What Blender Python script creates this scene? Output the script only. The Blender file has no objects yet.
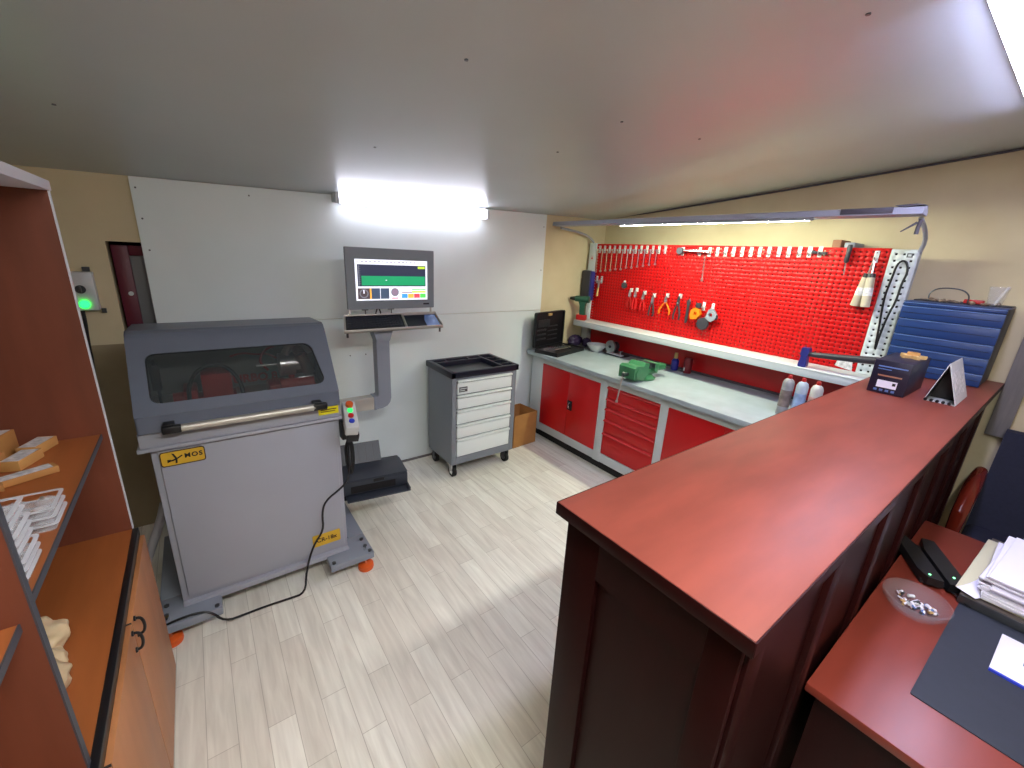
import bpy, bmesh, math, random
from mathutils import Vector, Matrix, Euler
random.seed(7)
PI = math.pi
sc = bpy.context.scene
COL = sc.collection
ROOT = {}                                   # object name -> world origin of its vertices

# ---------------------------------------------------------------- materials
def lin(c):
    return tuple(((v/255)/12.92 if v/255 <= .04045 else ((v/255+.055)/1.055)**2.4) for v in c) + (1.0,)

def mat(name, col, rough=.5, metal=0., spec=.5, var=0., vs=6., stretch=(1, 1, 1), bump=0., emit=0., alpha=1., trans=0., coat=0., ior=1.45):
    m = bpy.data.materials.new(name); m.use_nodes = True
    nt = m.node_tree; b = nt.nodes['Principled BSDF']
    c = lin(col)
    b.inputs['Base Color'].default_value = c
    b.inputs['Roughness'].default_value = rough
    b.inputs['Metallic'].default_value = metal
    b.inputs['Specular IOR Level'].default_value = spec
    b.inputs['Alpha'].default_value = alpha
    b.inputs['Transmission Weight'].default_value = trans
    b.inputs['Coat Weight'].default_value = coat
    b.inputs['IOR'].default_value = ior
    if emit:
        b.inputs['Emission Color'].default_value = c
        b.inputs['Emission Strength'].default_value = emit
    if var or bump:
        tc = nt.nodes.new('ShaderNodeTexCoord'); mp = nt.nodes.new('ShaderNodeMapping')
        mp.inputs['Scale'].default_value = stretch
        n = nt.nodes.new('ShaderNodeTexNoise'); n.inputs['Scale'].default_value = vs
        n.inputs['Detail'].default_value = 6
        nt.links.new(tc.outputs['Object'], mp.inputs['Vector']); nt.links.new(mp.outputs[0], n.inputs['Vector'])
        if var:
            r = nt.nodes.new('ShaderNodeValToRGB')
            r.color_ramp.elements[0].position = .3; r.color_ramp.elements[1].position = .72
            r.color_ramp.elements[0].color = tuple(v*(1-var) for v in c[:3]) + (1,)
            r.color_ramp.elements[1].color = tuple(min(1, v*(1+var)) for v in c[:3]) + (1,)
            nt.links.new(n.outputs['Fac'], r.inputs['Fac']); nt.links.new(r.outputs[0], b.inputs['Base Color'])
        if bump:
            bp = nt.nodes.new('ShaderNodeBump'); bp.inputs['Strength'].default_value = bump; bp.inputs['Distance'].default_value = .01
            nt.links.new(n.outputs['Fac'], bp.inputs['Height']); nt.links.new(bp.outputs[0], b.inputs['Normal'])
    return m

def floor_mat():
    m = bpy.data.materials.new('laminate'); m.use_nodes = True; nt = m.node_tree; b = nt.nodes['Principled BSDF']
    b.inputs['Roughness'].default_value = .42; b.inputs['Specular IOR Level'].default_value = .35
    tc = nt.nodes.new('ShaderNodeTexCoord'); mp = nt.nodes.new('ShaderNodeMapping')
    mp.inputs['Rotation'].default_value = (0, 0, PI/2)
    br = nt.nodes.new('ShaderNodeTexBrick'); br.offset = .37; br.squash = 1
    br.inputs['Scale'].default_value = 1; br.inputs['Brick Width'].default_value = .62; br.inputs['Row Height'].default_value = .098
    br.inputs['Mortar Size'].default_value = .0014; br.inputs['Mortar Smooth'].default_value = .4
    br.inputs['Color1'].default_value = lin((244, 242, 231)); br.inputs['Color2'].default_value = lin((228, 223, 211)); br.inputs['Mortar'].default_value = lin((192, 185, 172))
    nt.links.new(tc.outputs['Object'], mp.inputs['Vector']); nt.links.new(mp.outputs[0], br.inputs['Vector'])
    mp2 = nt.nodes.new('ShaderNodeMapping'); mp2.inputs['Scale'].default_value = (16, 1.6, 1)
    n = nt.nodes.new('ShaderNodeTexNoise'); n.inputs['Scale'].default_value = 2.2; n.inputs['Detail'].default_value = 7; n.inputs['Distortion'].default_value = .6
    nt.links.new(tc.outputs['Object'], mp2.inputs['Vector']); nt.links.new(mp2.outputs[0], n.inputs['Vector'])
    r = nt.nodes.new('ShaderNodeValToRGB'); r.color_ramp.elements[0].position = .3; r.color_ramp.elements[1].position = .7
    r.color_ramp.elements[0].color = (.80, .78, .75, 1); r.color_ramp.elements[1].color = (1.06, 1.06, 1.05, 1)
    nt.links.new(n.outputs['Fac'], r.inputs['Fac'])
    mx = nt.nodes.new('ShaderNodeMix'); mx.data_type = 'RGBA'; mx.blend_type = 'MULTIPLY'; mx.inputs['Factor'].default_value = .8
    nt.links.new(br.outputs['Color'], mx.inputs['A']); nt.links.new(r.outputs[0], mx.inputs['B'])
    nt.links.new(mx.outputs['Result'], b.inputs['Base Color'])
    return m

def wall_mat():
    # ochre paint above, a greyer oil-paint dado below about 1.1 m
    m = bpy.data.materials.new('wall_paint'); m.use_nodes = True; nt = m.node_tree; b = nt.nodes['Principled BSDF']
    b.inputs['Roughness'].default_value = .7; b.inputs['Specular IOR Level'].default_value = .25
    tc = nt.nodes.new('ShaderNodeTexCoord'); sx = nt.nodes.new('ShaderNodeSeparateXYZ')
    nt.links.new(tc.outputs['Object'], sx.inputs[0])
    cmp = nt.nodes.new('ShaderNodeMath'); cmp.operation = 'GREATER_THAN'; cmp.inputs[1].default_value = 1.215
    nt.links.new(sx.outputs['Z'], cmp.inputs[0])
    cx = nt.nodes.new('ShaderNodeMath'); cx.operation = 'GREATER_THAN'; cx.inputs[1].default_value = 1.5; nt.links.new(sx.outputs['X'], cx.inputs[0])
    mxm = nt.nodes.new('ShaderNodeMath'); mxm.operation = 'MAXIMUM'; nt.links.new(cmp.outputs[0], mxm.inputs[0]); nt.links.new(cx.outputs[0], mxm.inputs[1]); cmp = mxm
    n = nt.nodes.new('ShaderNodeTexNoise'); n.inputs['Scale'].default_value = 3.5; n.inputs['Detail'].default_value = 8
    nt.links.new(tc.outputs['Object'], n.inputs['Vector'])
    def ramp(a, c):
        r = nt.nodes.new('ShaderNodeValToRGB'); r.color_ramp.elements[0].position = .3; r.color_ramp.elements[1].position = .7
        r.color_ramp.elements[0].color = lin(a); r.color_ramp.elements[1].color = lin(c); nt.links.new(n.outputs['Fac'], r.inputs['Fac']); return r
    lo, hi = ramp((150, 134, 106), (166, 150, 120)), ramp((200, 184, 150), (210, 196, 162))
    mx = nt.nodes.new('ShaderNodeMix'); mx.data_type = 'RGBA'
    nt.links.new(cmp.outputs[0], mx.inputs['Factor']); nt.links.new(lo.outputs[0], mx.inputs['A']); nt.links.new(hi.outputs[0], mx.inputs['B'])
    nt.links.new(mx.outputs['Result'], b.inputs['Base Color'])
    bp = nt.nodes.new('ShaderNodeBump'); bp.inputs['Strength'].default_value = .25; bp.inputs['Distance'].default_value = .01
    nt.links.new(n.outputs['Fac'], bp.inputs['Height']); nt.links.new(bp.outputs[0], b.inputs['Normal'])
    return m

M = dict(
    floor=floor_mat(), wall=wall_mat(),
    ceiling=mat('ceiling_board', (184, 190, 192), .33, spec=.55, var=.03, vs=2),
    panel=mat('white_board', (222, 230, 230), .5, spec=.35, var=.025, vs=3),
    cherry=mat('cherry_top', (124, 60, 48), .45, spec=.30, var=.13, vs=3.2, stretch=(1.2, 5, 1)),
    mahog_shade=mat('dark_mahogany_shade', (36, 9, 9), .45, spec=.12, var=.12, vs=4, stretch=(4, 4, .8)),  # dark wood; its colour also stands for shade along the counter top's edges
    desk=mat('desk_cherry', (120, 50, 39), .33, var=.1, vs=3.2, stretch=(1.2, 5, 1)),
    shelf=mat('bookcase_wood', (112, 60, 42), .45, var=.16, vs=3, stretch=(5, 5, .8)),
    shelfh=mat('bookcase_wood_flat', (158, 90, 46), .42, var=.14, vs=3, stretch=(5, .8, 5)),
    beech=mat('beech_door', (172, 114, 72), .45, var=.1, vs=3, stretch=(5, 5, .6)),
    whiteedge=mat('pale_edging', (205, 205, 212), .5),
    darkedge=mat('grey_edging', (62, 64, 72), .5),
    black=mat('black_plastic', (22, 22, 25), .4), blackr=mat('black_rubber', (16, 16, 17), .7),
    printer=mat('printer_grey', (52, 56, 66), .42), navyp=mat('navy_black_tray', (26, 28, 42), .35),
    lgrey=mat('machine_grey', (158, 160, 170), .42, var=.02, vs=4),
    hood=mat('hood_grey_blue', (96, 102, 116), .38, var=.03, vs=20),
    mgrey=mat('steel_grey_paint', (134, 140, 152), .42),
    bgrey=mat('cabinet_grey_blue', (124, 130, 138), .42),
    drawer=mat('drawer_light_grey', (228, 236, 234), .4),
    steel=mat('steel', (196, 196, 198), .28, metal=1), chrome=mat('chrome', (225, 225, 228), .15, metal=1),
    dsteel=mat('dark_steel', (92, 94, 98), .35, metal=.8),
    alu=mat('aluminium', (190, 186, 178), .4, metal=.6),
    orange=mat('orange_rubber', (214, 88, 26), .5), yellow=mat('badge_yellow', (206, 164, 44), .4, var=.05),
    warn=mat('warning_yellow', (214, 204, 20), .45), ink=mat('black_ink', (18, 16, 16), .5), brownink=mat('brown_ink', (60, 34, 16), .5),
    stiff=mat('stiffener_red', (84, 8, 10), .6), lipglint=mat('lip_red_glint', (206, 60, 62), .25), bred=mat('bench_red', (190, 16, 22), .36, var=.03, vs=3), pred=mat('pegboard_red', (186, 8, 10), .42, spec=.3),
    bframe=mat('bench_light_grey', (196, 203, 205), .42, var=.02), btop=mat('bench_steel_top', (158, 170, 174), .38, spec=.5, var=.1, vs=7),
    dark=mat('dark_recess', (26, 24, 26), .7),
    dgreen=mat('drill_green', (36, 78, 62), .4), green=mat('vise_green', (58, 118, 78), .3, var=.15, vs=14), blue=mat('drawer_blue', (26, 54, 104), .4, var=.05),
    bluel=mat('drawer_blue_light', (96, 124, 178), .4), navy=mat('navy_body', (24, 26, 40), .5),
    card=mat('cardboard', (176, 124, 68), .7, var=.1, vs=9), cardlt=mat('cardboard_light', (196, 146, 84), .7, var=.08),
    paper=mat('paper', (226, 222, 236), .6), label=mat('printed_label', (206, 204, 206), .55, var=.35, vs=60),
    clear=mat('clear_plastic', (228, 228, 232), .12, alpha=.28), rim=mat('plastic_rim', (226, 226, 232), .15, alpha=.55), glassd=mat('tinted_glass', (70, 76, 78), .08, alpha=.34),
    glass=mat('clear_glass', (170, 170, 180), .05, alpha=.13, spec=.8), bagp=mat('bag_plastic', (206, 184, 146), .35, var=.2, vs=12, alpha=.9),
    bits=mat('small_parts', (130, 110, 90), .4, var=.6, vs=40), maroon=mat('maroon_frame', (92, 18, 38), .45),
    greyglass=mat('grey_pane', (122, 122, 126), .3), white=mat('white_plastic', (196, 197, 198), .4),
    redp=mat('red_paint', (170, 28, 26), .4), red=mat('red_plastic', (196, 30, 34), .4), orangep=mat('orange_plastic', (232, 120, 20), .4),
    tooldark=mat('tool_dark', (52, 50, 58), .45), purple=mat('purple_bag', (44, 28, 60), .4, var=.3, vs=10),
    purplebox=mat('violet_black_box', (30, 26, 46), .4, var=.1), inner=mat('machine_inner_grey', (120, 124, 120), .6, var=.08, vs=5),
    bluehead=mat('hammer_blue', (40, 44, 116), .4), greywood=mat('grey_board', (120, 114, 112), .7, var=.15, vs=6, stretch=(8, 8, 1)),
    brick=mat('brown_block', (150, 104, 80), .7), tan=mat('tan_plastic', (196, 160, 104), .5),
    navyf=mat('navy_fabric', (30, 32, 52), .8, var=.15, vs=60), padm=mat('desk_pad_leather', (44, 48, 60), .5, var=.05, vs=30),
    armw=mat('arm_wood', (104, 32, 20), .2, coat=.3), folder=mat('folder_board', (74, 66, 62), .4, var=.2, vs=8),
    ivory=mat('ivory_sleeve', (206, 200, 170), .5), bluebr=mat('brochure_blue', (44, 62, 190), .45), yellowp=mat('brochure_yellow', (226, 214, 60), .5),
    cream=mat('cream_tube', (172, 162, 142), .4, var=.06), spray1=mat('can_grey', (146, 144, 148), .3, var=.3, vs=14), spray2=mat('can_white_blue', (164, 174, 188), .3, var=.15, vs=10),
    spray3=mat('can_white', (190, 184, 178), .3, var=.12, vs=14), spraylab1=mat('can_label_brown', (120, 104, 100), .35, var=.5, vs=22), spraylab2=mat('can_label_blue', (140, 160, 196), .35, var=.35, vs=18), spraylab3=mat('can_label_red', (196, 150, 142), .35, var=.45, vs=26), bottleb=mat('bottle_blue', (38, 34, 130), .3), maroonc=mat('can_maroon', (110, 24, 34), .3),
    led=mat('lamp_diffuser', (240, 240, 255), .5, emit=4.8), led2=mat('ceiling_lamp_diffuser', (212, 214, 255), .5, emit=20), led_fill=mat('added_lamp_diffuser', (250, 250, 246), .5, emit=43),
    ledb=mat('bench_lamp_strip', (248, 255, 224), .5, emit=72), lampgrey=mat('lamp_grey', (150, 152, 164), .45), lampdark=mat('lamp_dark', (78, 74, 82), .5),
    gled=mat('green_indicator', (20, 240, 60), .3, emit=2.5), sled=mat('start_green', (40, 210, 90), .3, emit=.5), tinyled=mat('green_led', (120, 255, 170), .3, emit=1.5),
)
def screen(name, col, e=.36): return mat('screen_' + name, col, .3, emit=e)
S = dict(white=screen('white', (226, 228, 240)), navy=screen('navy', (42, 46, 66)), green=screen('green', (30, 140, 92)), lime=screen('lime', (176, 206, 60)),
         grey=screen('grey', (110, 112, 120)), slate=screen('slate', (60, 74, 96)), orange=screen('orange', (236, 168, 70)), blue=screen('blue', (66, 146, 236)),
         red=screen('red', (222, 74, 84)), green2=screen('green_bright', (84, 196, 84)), mauve=screen('mauve', (130, 110, 130)), dark=screen('dark', (70, 60, 64)))

# ---------------------------------------------------------------- mesh builder
class MB:
    def __init__(s): s.bm = bmesh.new(); s.mi = 0
    def _tag(s, n0):
        s.bm.faces.ensure_lookup_table()
        for f in s.bm.faces[n0:]: f.material_index = s.mi
        return s
    def box(s, x0, x1, y0, y1, z0, z1, bev=0., rot=None, seg=2):
        n0 = len(s.bm.faces)
        c = Vector(((x0+x1)/2, (y0+y1)/2, (z0+z1)/2))
        mtx = Matrix.Translation(c) @ (rot.to_4x4() if rot else Matrix.Identity(4)) @ Matrix.Diagonal((x1-x0, y1-y0, z1-z0, 1))
        r = bmesh.ops.create_cube(s.bm, size=1, matrix=mtx)
        if bev > 0:
            es = list({e for v in r['verts'] for e in v.link_edges})
            bmesh.ops.bevel(s.bm, geom=es, offset=bev, segments=seg, profile=.5, affect='EDGES')
        return s._tag(n0)
    def cyl(s, p, q, r, r2=None, seg=20, caps=True):
        n0 = len(s.bm.faces); p = Vector(p); q = Vector(q); d = q-p
        mtx = Matrix.Translation((p+q)/2) @ d.to_track_quat('Z', 'Y').to_matrix().to_4x4()
        bmesh.ops.create_cone(s.bm, cap_ends=caps, segments=seg, radius1=r, radius2=r if r2 is None else r2, depth=d.length, matrix=mtx)
        return s._tag(n0)
    def tube(s, pts, r, seg=8, smooth=0, closed=False):
        pts = [Vector(p) for p in pts]
        for _ in range(smooth):
            n = [pts[0]] if not closed else []
            L = len(pts)
            for i in range(L if closed else L-1):
                a, b = pts[i], pts[(i+1) % L]; n += [a*.75+b*.25, a*.25+b*.75]
            if not closed: n.append(pts[-1])
            pts = n
        n0 = len(s.bm.faces); rings = []; L = len(pts); up = None
        for i, p in enumerate(pts):
            a = pts[i-1] if (i > 0 or closed) else p; b = pts[(i+1) % L] if (i < L-1 or closed) else p
            t = (b-a).normalized()
            if up is None:
                up = t.orthogonal().normalized()
            else:
                up = (up-t*up.dot(t));
                up = up.normalized() if up.length > 1e-6 else t.orthogonal().normalized()
            w = t.cross(up); rr = r[i] if isinstance(r, (list, tuple)) and len(r) == L else (r if not isinstance(r, (list, tuple)) else r[0]+(r[-1]-r[0])*i/max(1, L-1))
            rings.append([s.bm.verts.new(p+(up*math.cos(2*PI*k/seg)+w*math.sin(2*PI*k/seg))*rr) for k in range(seg)])
        for i in range(L if closed else L-1):
            A, B = rings[i], rings[(i+1) % L]
            for k in range(seg): s.bm.faces.new((A[k], A[(k+1) % seg], B[(k+1) % seg], B[k]))
        if not closed:
            s.bm.faces.new(rings[0][::-1]); s.bm.faces.new(rings[-1])
        return s._tag(n0)
    def lathe(s, prof, c=(0, 0, 0), seg=28, sx=1., sy=1.):
        n0 = len(s.bm.faces); c = Vector(c); rings = []
        for r, z in prof:
            if r < 1e-6: rings.append([s.bm.verts.new(c+Vector((0, 0, z)))])
            else: rings.append([s.bm.verts.new(c+Vector((r*sx*math.cos(2*PI*k/seg), r*sy*math.sin(2*PI*k/seg), z))) for k in range(seg)])
        for A, B in zip(rings, rings[1:]):
            for k in range(seg):
                k2 = (k+1) % seg
                if len(A) == 1 and len(B) == 1: continue
                if len(A) == 1: s.bm.faces.new((A[0], B[k2], B[k]))
                elif len(B) == 1: s.bm.faces.new((A[k], A[k2], B[0]))
                else: s.bm.faces.new((A[k], A[k2], B[k2], B[k]))
        return s._tag(n0)
    def prism(s, poly, d, origin=(0, 0, 0), u=(1, 0, 0), v=(0, 1, 0), hole=None):
        """extrude polygon (in axes u,v) along u x v by d"""
        n0 = len(s.bm.faces); o = Vector(origin); u = Vector(u); v = Vector(v); w = u.cross(v)
        if hole is None:
            A = [s.bm.verts.new(o+u*a+v*b) for a, b in poly]; B = [s.bm.verts.new(o+u*a+v*b+w*d) for a, b in poly]
            s.bm.faces.new(A[::-1]); s.bm.faces.new(B)
            for i in range(len(A)):
                j = (i+1) % len(A); s.bm.faces.new((A[i], A[j], B[j], B[i]))
        else:
            tops = []
            for k, off in enumerate((0, d)):
                loops = []
                es = []
                for pl in (poly, hole):
                    V = [s.bm.verts.new(o+u*a+v*b+w*off) for a, b in pl]
                    es += [s.bm.edges.new((V[i], V[(i+1) % len(V)])) for i in range(len(V))]; loops.append(V)
                bmesh.ops.triangle_fill(s.bm, use_beauty=True, edges=es)
                tops.append(loops)
            for q in (0, 1):
                A, B = tops[0][q], tops[1][q]
                for i in range(len(A)):
                    j = (i+1) % len(A); s.bm.faces.new((A[i], A[j], B[j], B[i]))
        return s._tag(n0)
    def quad(s, *ps):
        n0 = len(s.bm.faces); s.bm.faces.new([s.bm.verts.new(Vector(p)) for p in ps]); return s._tag(n0)
    def blob(s, c, r, amp=.15, freq=3., sub=3, scale=(1, 1, 1), seed=0):
        from mathutils import noise
        n0 = len(s.bm.faces); r_ = bmesh.ops.create_icosphere(s.bm, subdivisions=sub, radius=1)
        for vt in r_['verts']:
            d = vt.co.normalized(); k = 1+amp*noise.noise(d*freq+Vector((seed, seed*.7, 3.1)))*2
            vt.co = Vector(c)+Vector((d.x*r*k*scale[0], d.y*r*k*scale[1], d.z*r*k*scale[2]))
        return s._tag(n0)
    def shear(s, y0, k, dz):
        for v in s.bm.verts:
            v.co.z += dz+(v.co.y-y0)*k; v.co.y = 2.735+(v.co.y-y0)*.56; v.co.x = v.co.x-.012+(v.co.y-2.735)*.28*(1.43-v.co.x)/.7
        return s
    def build(s, name, m, parent=None, loc=None, local=False, angle=.6):
        org = ROOT.get(parent.name, Vector()) if parent else Vector(loc or (0, 0, 0))
        bmesh.ops.recalc_face_normals(s.bm, faces=s.bm.faces)
        me = bpy.data.meshes.new(name)
        if not local and org.length > 0: bmesh.ops.translate(s.bm, verts=s.bm.verts, vec=-org)
        s.bm.to_mesh(me); s.bm.free()
        for p in me.polygons: p.use_smooth = True
        me.set_sharp_from_angle(angle=angle)
        for mm in (m if isinstance(m, (list, tuple)) else [m]): me.materials.append(mm)
        o = bpy.data.objects.new(name, me); COL.objects.link(o)
        if parent: o.parent = parent
        elif loc is not None: o.location = loc
        ROOT[o.name] = org
        return o

def thing(name, label, cat, loc, rz=0., group=None):
    o = bpy.data.objects.new(name, None); COL.objects.link(o); o.empty_display_size = .05
    o.location = loc; o.rotation_euler = (0, 0, rz); o['label'] = label; o['category'] = cat
    if group: o['group'] = group
    ROOT[o.name] = Vector(loc); return o
def tag(o, label, cat, group=None):
    o['label'] = label; o['category'] = cat
    if group: o['group'] = group
    return o
def struct(o): o['kind'] = 'structure'; return o
def text(body, size, m, parent, loc, rot=(PI/2, 0, 0), ext=.0006, name='lettering', align='CENTER', local=False, bold=0., space=1.):
    cu = bpy.data.curves.new(name, 'FONT'); cu.body = body; cu.size = size; cu.extrude = ext; cu.align_x = align; cu.align_y = 'CENTER'; cu.offset = bold; cu.space_character = space
    t = bpy.data.objects.new('tmp', cu); COL.objects.link(t)
    me = bpy.data.meshes.new_from_object(t.evaluated_get(bpy.context.evaluated_depsgraph_get()))
    bpy.data.objects.remove(t); me.name = name; me.materials.clear(); me.materials.append(m)
    o = bpy.data.objects.new(name, me); COL.objects.link(o); o.parent = parent
    o.location = Vector(loc) - (Vector() if local else ROOT[parent.name]); o.rotation_euler = rot; ROOT[o.name] = ROOT[parent.name]
    return o
def rrect(x0, x1, y0, y1, r, n=5, skew=None):
    P = []
    for cx, cy, a in ((x1-r, y1-r, 0), (x0+r, y1-r, 90), (x0+r, y0+r, 180), (x1-r, y0+r, 270)):
        for k in range(n+1):
            t = math.radians(a+90*k/n); P.append((cx+r*math.cos(t), cy+r*math.sin(t)))
    return P
def circ(r, n=16, cx=0, cy=0): return [(cx+r*math.cos(2*PI*k/n), cy+r*math.sin(2*PI*k/n)) for k in range(n)]
def perf(y0, y1, z0, z1, pitch, hole, x, pz=None):
    """perforated sheet in the plane x=const"""
    mb = MB(); pz = pz or pitch; cy = int((y1-y0)/pitch); cz = int((z1-z0)/pz)
    def cuts(a, b, n, pitch):
        m0 = (b-a-(n-1)*pitch)/2; c = [a]
        for i in range(n): c += [a+m0+i*pitch-hole/2, a+m0+i*pitch+hole/2]
        return c+[b]
    ys, zs = cuts(y0, y1, cy, pitch), cuts(z0, z1, cz, pz)
    V = [[mb.bm.verts.new((x, y, z)) for z in zs] for y in ys]
    for i in range(len(ys)-1):
        for j in range(len(zs)-1):
            if i % 2 and j % 2: continue
            mb.bm.faces.new((V[i][j], V[i+1][j], V[i+1][j+1], V[i][j+1]))
    return mb
ORD = ['first', 'second', 'third', 'fourth', 'fifth', 'sixth', 'seventh', 'eighth', 'ninth', 'tenth', 'eleventh', 'twelfth', 'thirteenth', 'fourteenth', 'fifteenth']

# ---------------------------------------------------------------- the room
def ceil(x, y): return 2.465+.0255*x-.0975*y
XL, XR, YF, YB = -.92, 3.66, -1.7, 3.30
o = struct(MB().box(XL-.1, XR+.1, YF-.1, YB+.2, -.06, 0).build('floor', M['floor']))
mb = MB(); P = [(XL-.1, YF-.1), (XR+.1, YF-.1), (XR+.1, YB+.2), (XL-.1, YB+.2)]
A = [mb.bm.verts.new((x, y, ceil(x, y))) for x, y in P]; B = [mb.bm.verts.new((x, y, ceil(x, y)+.05)) for x, y in P]
mb.bm.faces.new(A); mb.bm.faces.new(B[::-1])
for i in range(4): mb.bm.faces.new((A[i], A[(i+1) % 4], B[(i+1) % 4], B[i]))
ceiling = struct(mb.build('ceiling', M['ceiling']))
for x, y in ((.76, 2.15), (.72, 1.25), (1.5, 1.33), (1.99, 1.28), (1.55, 1.77), (1.45, .52), (-.3, 2.25)):
    c = MB().cyl((x, y, ceil(x, y)+.001), (x, y, ceil(x, y)-.003), .006, seg=10).build('screw', M['dsteel'], ceiling)
# back wall with the window opening, the rest solid
wx0, wx1, wz0, wz1 = -.365, .02, .95, 1.79
mb = MB()
mb.box(XL-.1, wx0, YB, YB+.14, 0, 2.75).box(wx1, XR+.1, YB, YB+.14, 0, 2.75).box(wx0, wx1, YB, YB+.14, 0, wz0).box(wx0, wx1, YB, YB+.14, wz1, 2.75)
struct(mb.build('wall_back', M['wall']))
struct(MB().box(XR, XR+.1, YF-.1, YB, 0, 2.8).build('wall_right', M['wall']))
struct(MB().box(XL-.1, XL, YF-.1, YB, 0, 2.8).build('wall_left', M['wall']))
struct(MB().box(XL, XR, YF-.1, YF, 0, 2.8).build('wall_front', M['wall']))
w = struct(MB().box(wx0+.012, wx0+.085, 3.345, 3.40, wz0, wz1-.02, .004).box(wx0+.0855, wx1, 3.347, 3.398, wz1-.075, wz1-.02, .003).box(wx0+.0855, wx1, 3.347, 3.398, wz0, wz0+.06, .003).build('window_1', M['maroon']))
MB().box(wx0+.085, wx1, 3.375, 3.385, wz0+.06, wz1-.075).build('pane', M['greyglass'], w)
MB().cyl((wx0+.06, 3.335, 1.50), (wx0+.06, 3.345, 1.50), .012, seg=12).build('latch_knob', M['white'], w)
# white boards fixed on the back wall
mb = MB(); ypf = 3.282
for x0, x1, z0, z1 in ((-.212, 2.80, 1.312, None), (-.20, 2.80, .012, 1.308)):
    t0 = z1 or ceil(x0, ypf)-.004; t1 = z1 or ceil(x1, ypf)-.004
    mb.prism([(x0, z0), (x1, z0), (x1, t1), (x0, t0)], YB-ypf-.0005, (0, YB-.0005, 0), (1, 0, 0), (0, 0, 1))
pan = struct(mb.build('trim_1', M['panel']))
mb = MB()
for x, z in ((-.19, 2.08), (-.185, 1.92), (-.18, 1.75), (.35, 2.10), (2.77, 2.1), (2.77, 1.7), (.9, 1.02), (1.02, 1.02)): mb.cyl((x, ypf+.001, z), (x, ypf-.002, z), .005, seg=10)
mb.build('screw', M['dsteel'], pan)
struct(MB().box(-.2, 2.8, 3.268, 3.2815, 0, .016).build('baseboard_back', M['greywood']))
# grey board fixed upright on the right wall behind the counter end
struct(MB().box(XR-.05, XR-.001, .08, .165, .97, 2.2, .003).build('trim_2', M['greywood']))

# lamps
t = thing('wall_lamp', 'bright white tube lamp high on white boarding under the ceiling', 'lamp', (1.46, 3.25, 2.08))
MB().box(.84, 2.09, 3.225, 3.281, 2.113, 2.186, .006).build('lamp_body', M['white'], t)
MB().box(.875, 2.06, 3.190, 3.2252, 2.106, 2.184, .012).build('lamp_diffuser', M['led'], t)
for x in (.845, 2.062): MB().box(x, x+.028, 3.192, 3.226, 2.108, 2.182, .005).build('end_cap', M['white'], t)
t = thing('ceiling_lamp', 'bright white batten lamp on the ceiling above the cherry counter', 'lamp', (2.15, .27, ceil(2.15, .27)))
a = ceil(2.15, .27)
MB().box(1.53, 2.77, .214, .326, a-.050, a-.018, .003).build('lamp_body', M['white'], t)
MB().box(1.55, 2.75, .220, .320, a-.062, a-.0502, .005).build('lamp_diffuser', M['led2'], t)
t = thing('ceiling_lamp', 'added white batten lamp on the ceiling out of view, nearest the bookcase', 'lamp', (.50, -.2, ceil(.50, -.2)))  # added out of view to brighten the floor and the machine front
a = ceil(.50, -.2)
MB().box(-.12, 1.12, -.256, -.144, a-.050, a-.018, .003).build('lamp_body', M['white'], t)
MB().box(-.10, 1.10, -.250, -.150, a-.062, a-.0502, .005).build('lamp_diffuser', M['led_fill'], t)

# ---------------------------------------------------------------- bookcase on the left
t = thing('bookcase', 'tall brown wooden shelf unit with beech cupboard doors along the left', 'shelf unit', (-.6, .9, 0))
ux = -.318
MB().box(-.86, ux, 1.945, 1.962, .75, 1.945).build('side_panel', M['shelf'], t)
MB().box(-.86, ux, .985, 1.002, .75, 1.945).build('divider', M['shelf'], t)
MB().box(ux, ux+.003, 1.944, 1.963, .75, 1.945).build('edge_band', M['whiteedge'], t)
MB().box(ux, ux+.003, .984, 1.003, .75, 1.945).build('edge_band', M['darkedge'], t)
MB().box(-.88, ux+.006, -.4, 1.966, 1.945, 1.974, .002).build('top_board', M['whiteedge'], t)
for y0, y1 in ((1.002, 1.945), (-.4, .985)):
    s = MB().box(-.86, ux-.020, y0, y1, 1.134, 1.150).build('shelf', M['shelfh'], t)
    MB().box(ux-.020, ux-.017, y0, y1, 1.133, 1.151).build('edge_band', M['darkedge'], s)
MB().box(-.875, -.86, -.4, 1.962, .05, 1.945).build('back_panel', M['shelf'], t)
b = MB().box(-.86, -.318, -.4, 1.945, .723, .75).build('cupboard_top', M['shelfh'], t)
MB().box(-.318, -.300, -.4, 1.946, .718, .7515, .002).build('edge_band', M['black'], b)
MB().box(-.86, -.31, 1.925, 1.944, .04, .722).box(-.86, -.31, -.4, 1.925, .04, .06).box(-.84, -.34, -.35, 1.9, 0, .04).build('cupboard_body', M['beech'], t)
for i, (y0, y1) in enumerate(((1.449, 1.942), (1.005, 1.442), (.550, .998), (.10, .543))):
    d = MB().box(-.306, -.288, y0, y1, .045, .716, .002).build('door', M['beech'], t)
    yh = y0+.028 if i % 2 == 0 else y1-.030
    MB().box(-.306, -.2895, y0-.0066, y0-.0004, .045, .716).build('gap_shade', M['dark'], d)  # dark strip stands in for the shade in the door gap
    MB().tube([(-.288, yh, .705), (-.272, yh, .703), (-.266, yh, .674), (-.272, yh, .645), (-.288, yh, .643)], .0042, smooth=2).cyl((-.289, yh, .705), (-.283, yh, .705), .008, seg=12).cyl((-.289, yh, .643), (-.283, yh, .643), .008, seg=12).build('handle', M['black'], d)

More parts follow.
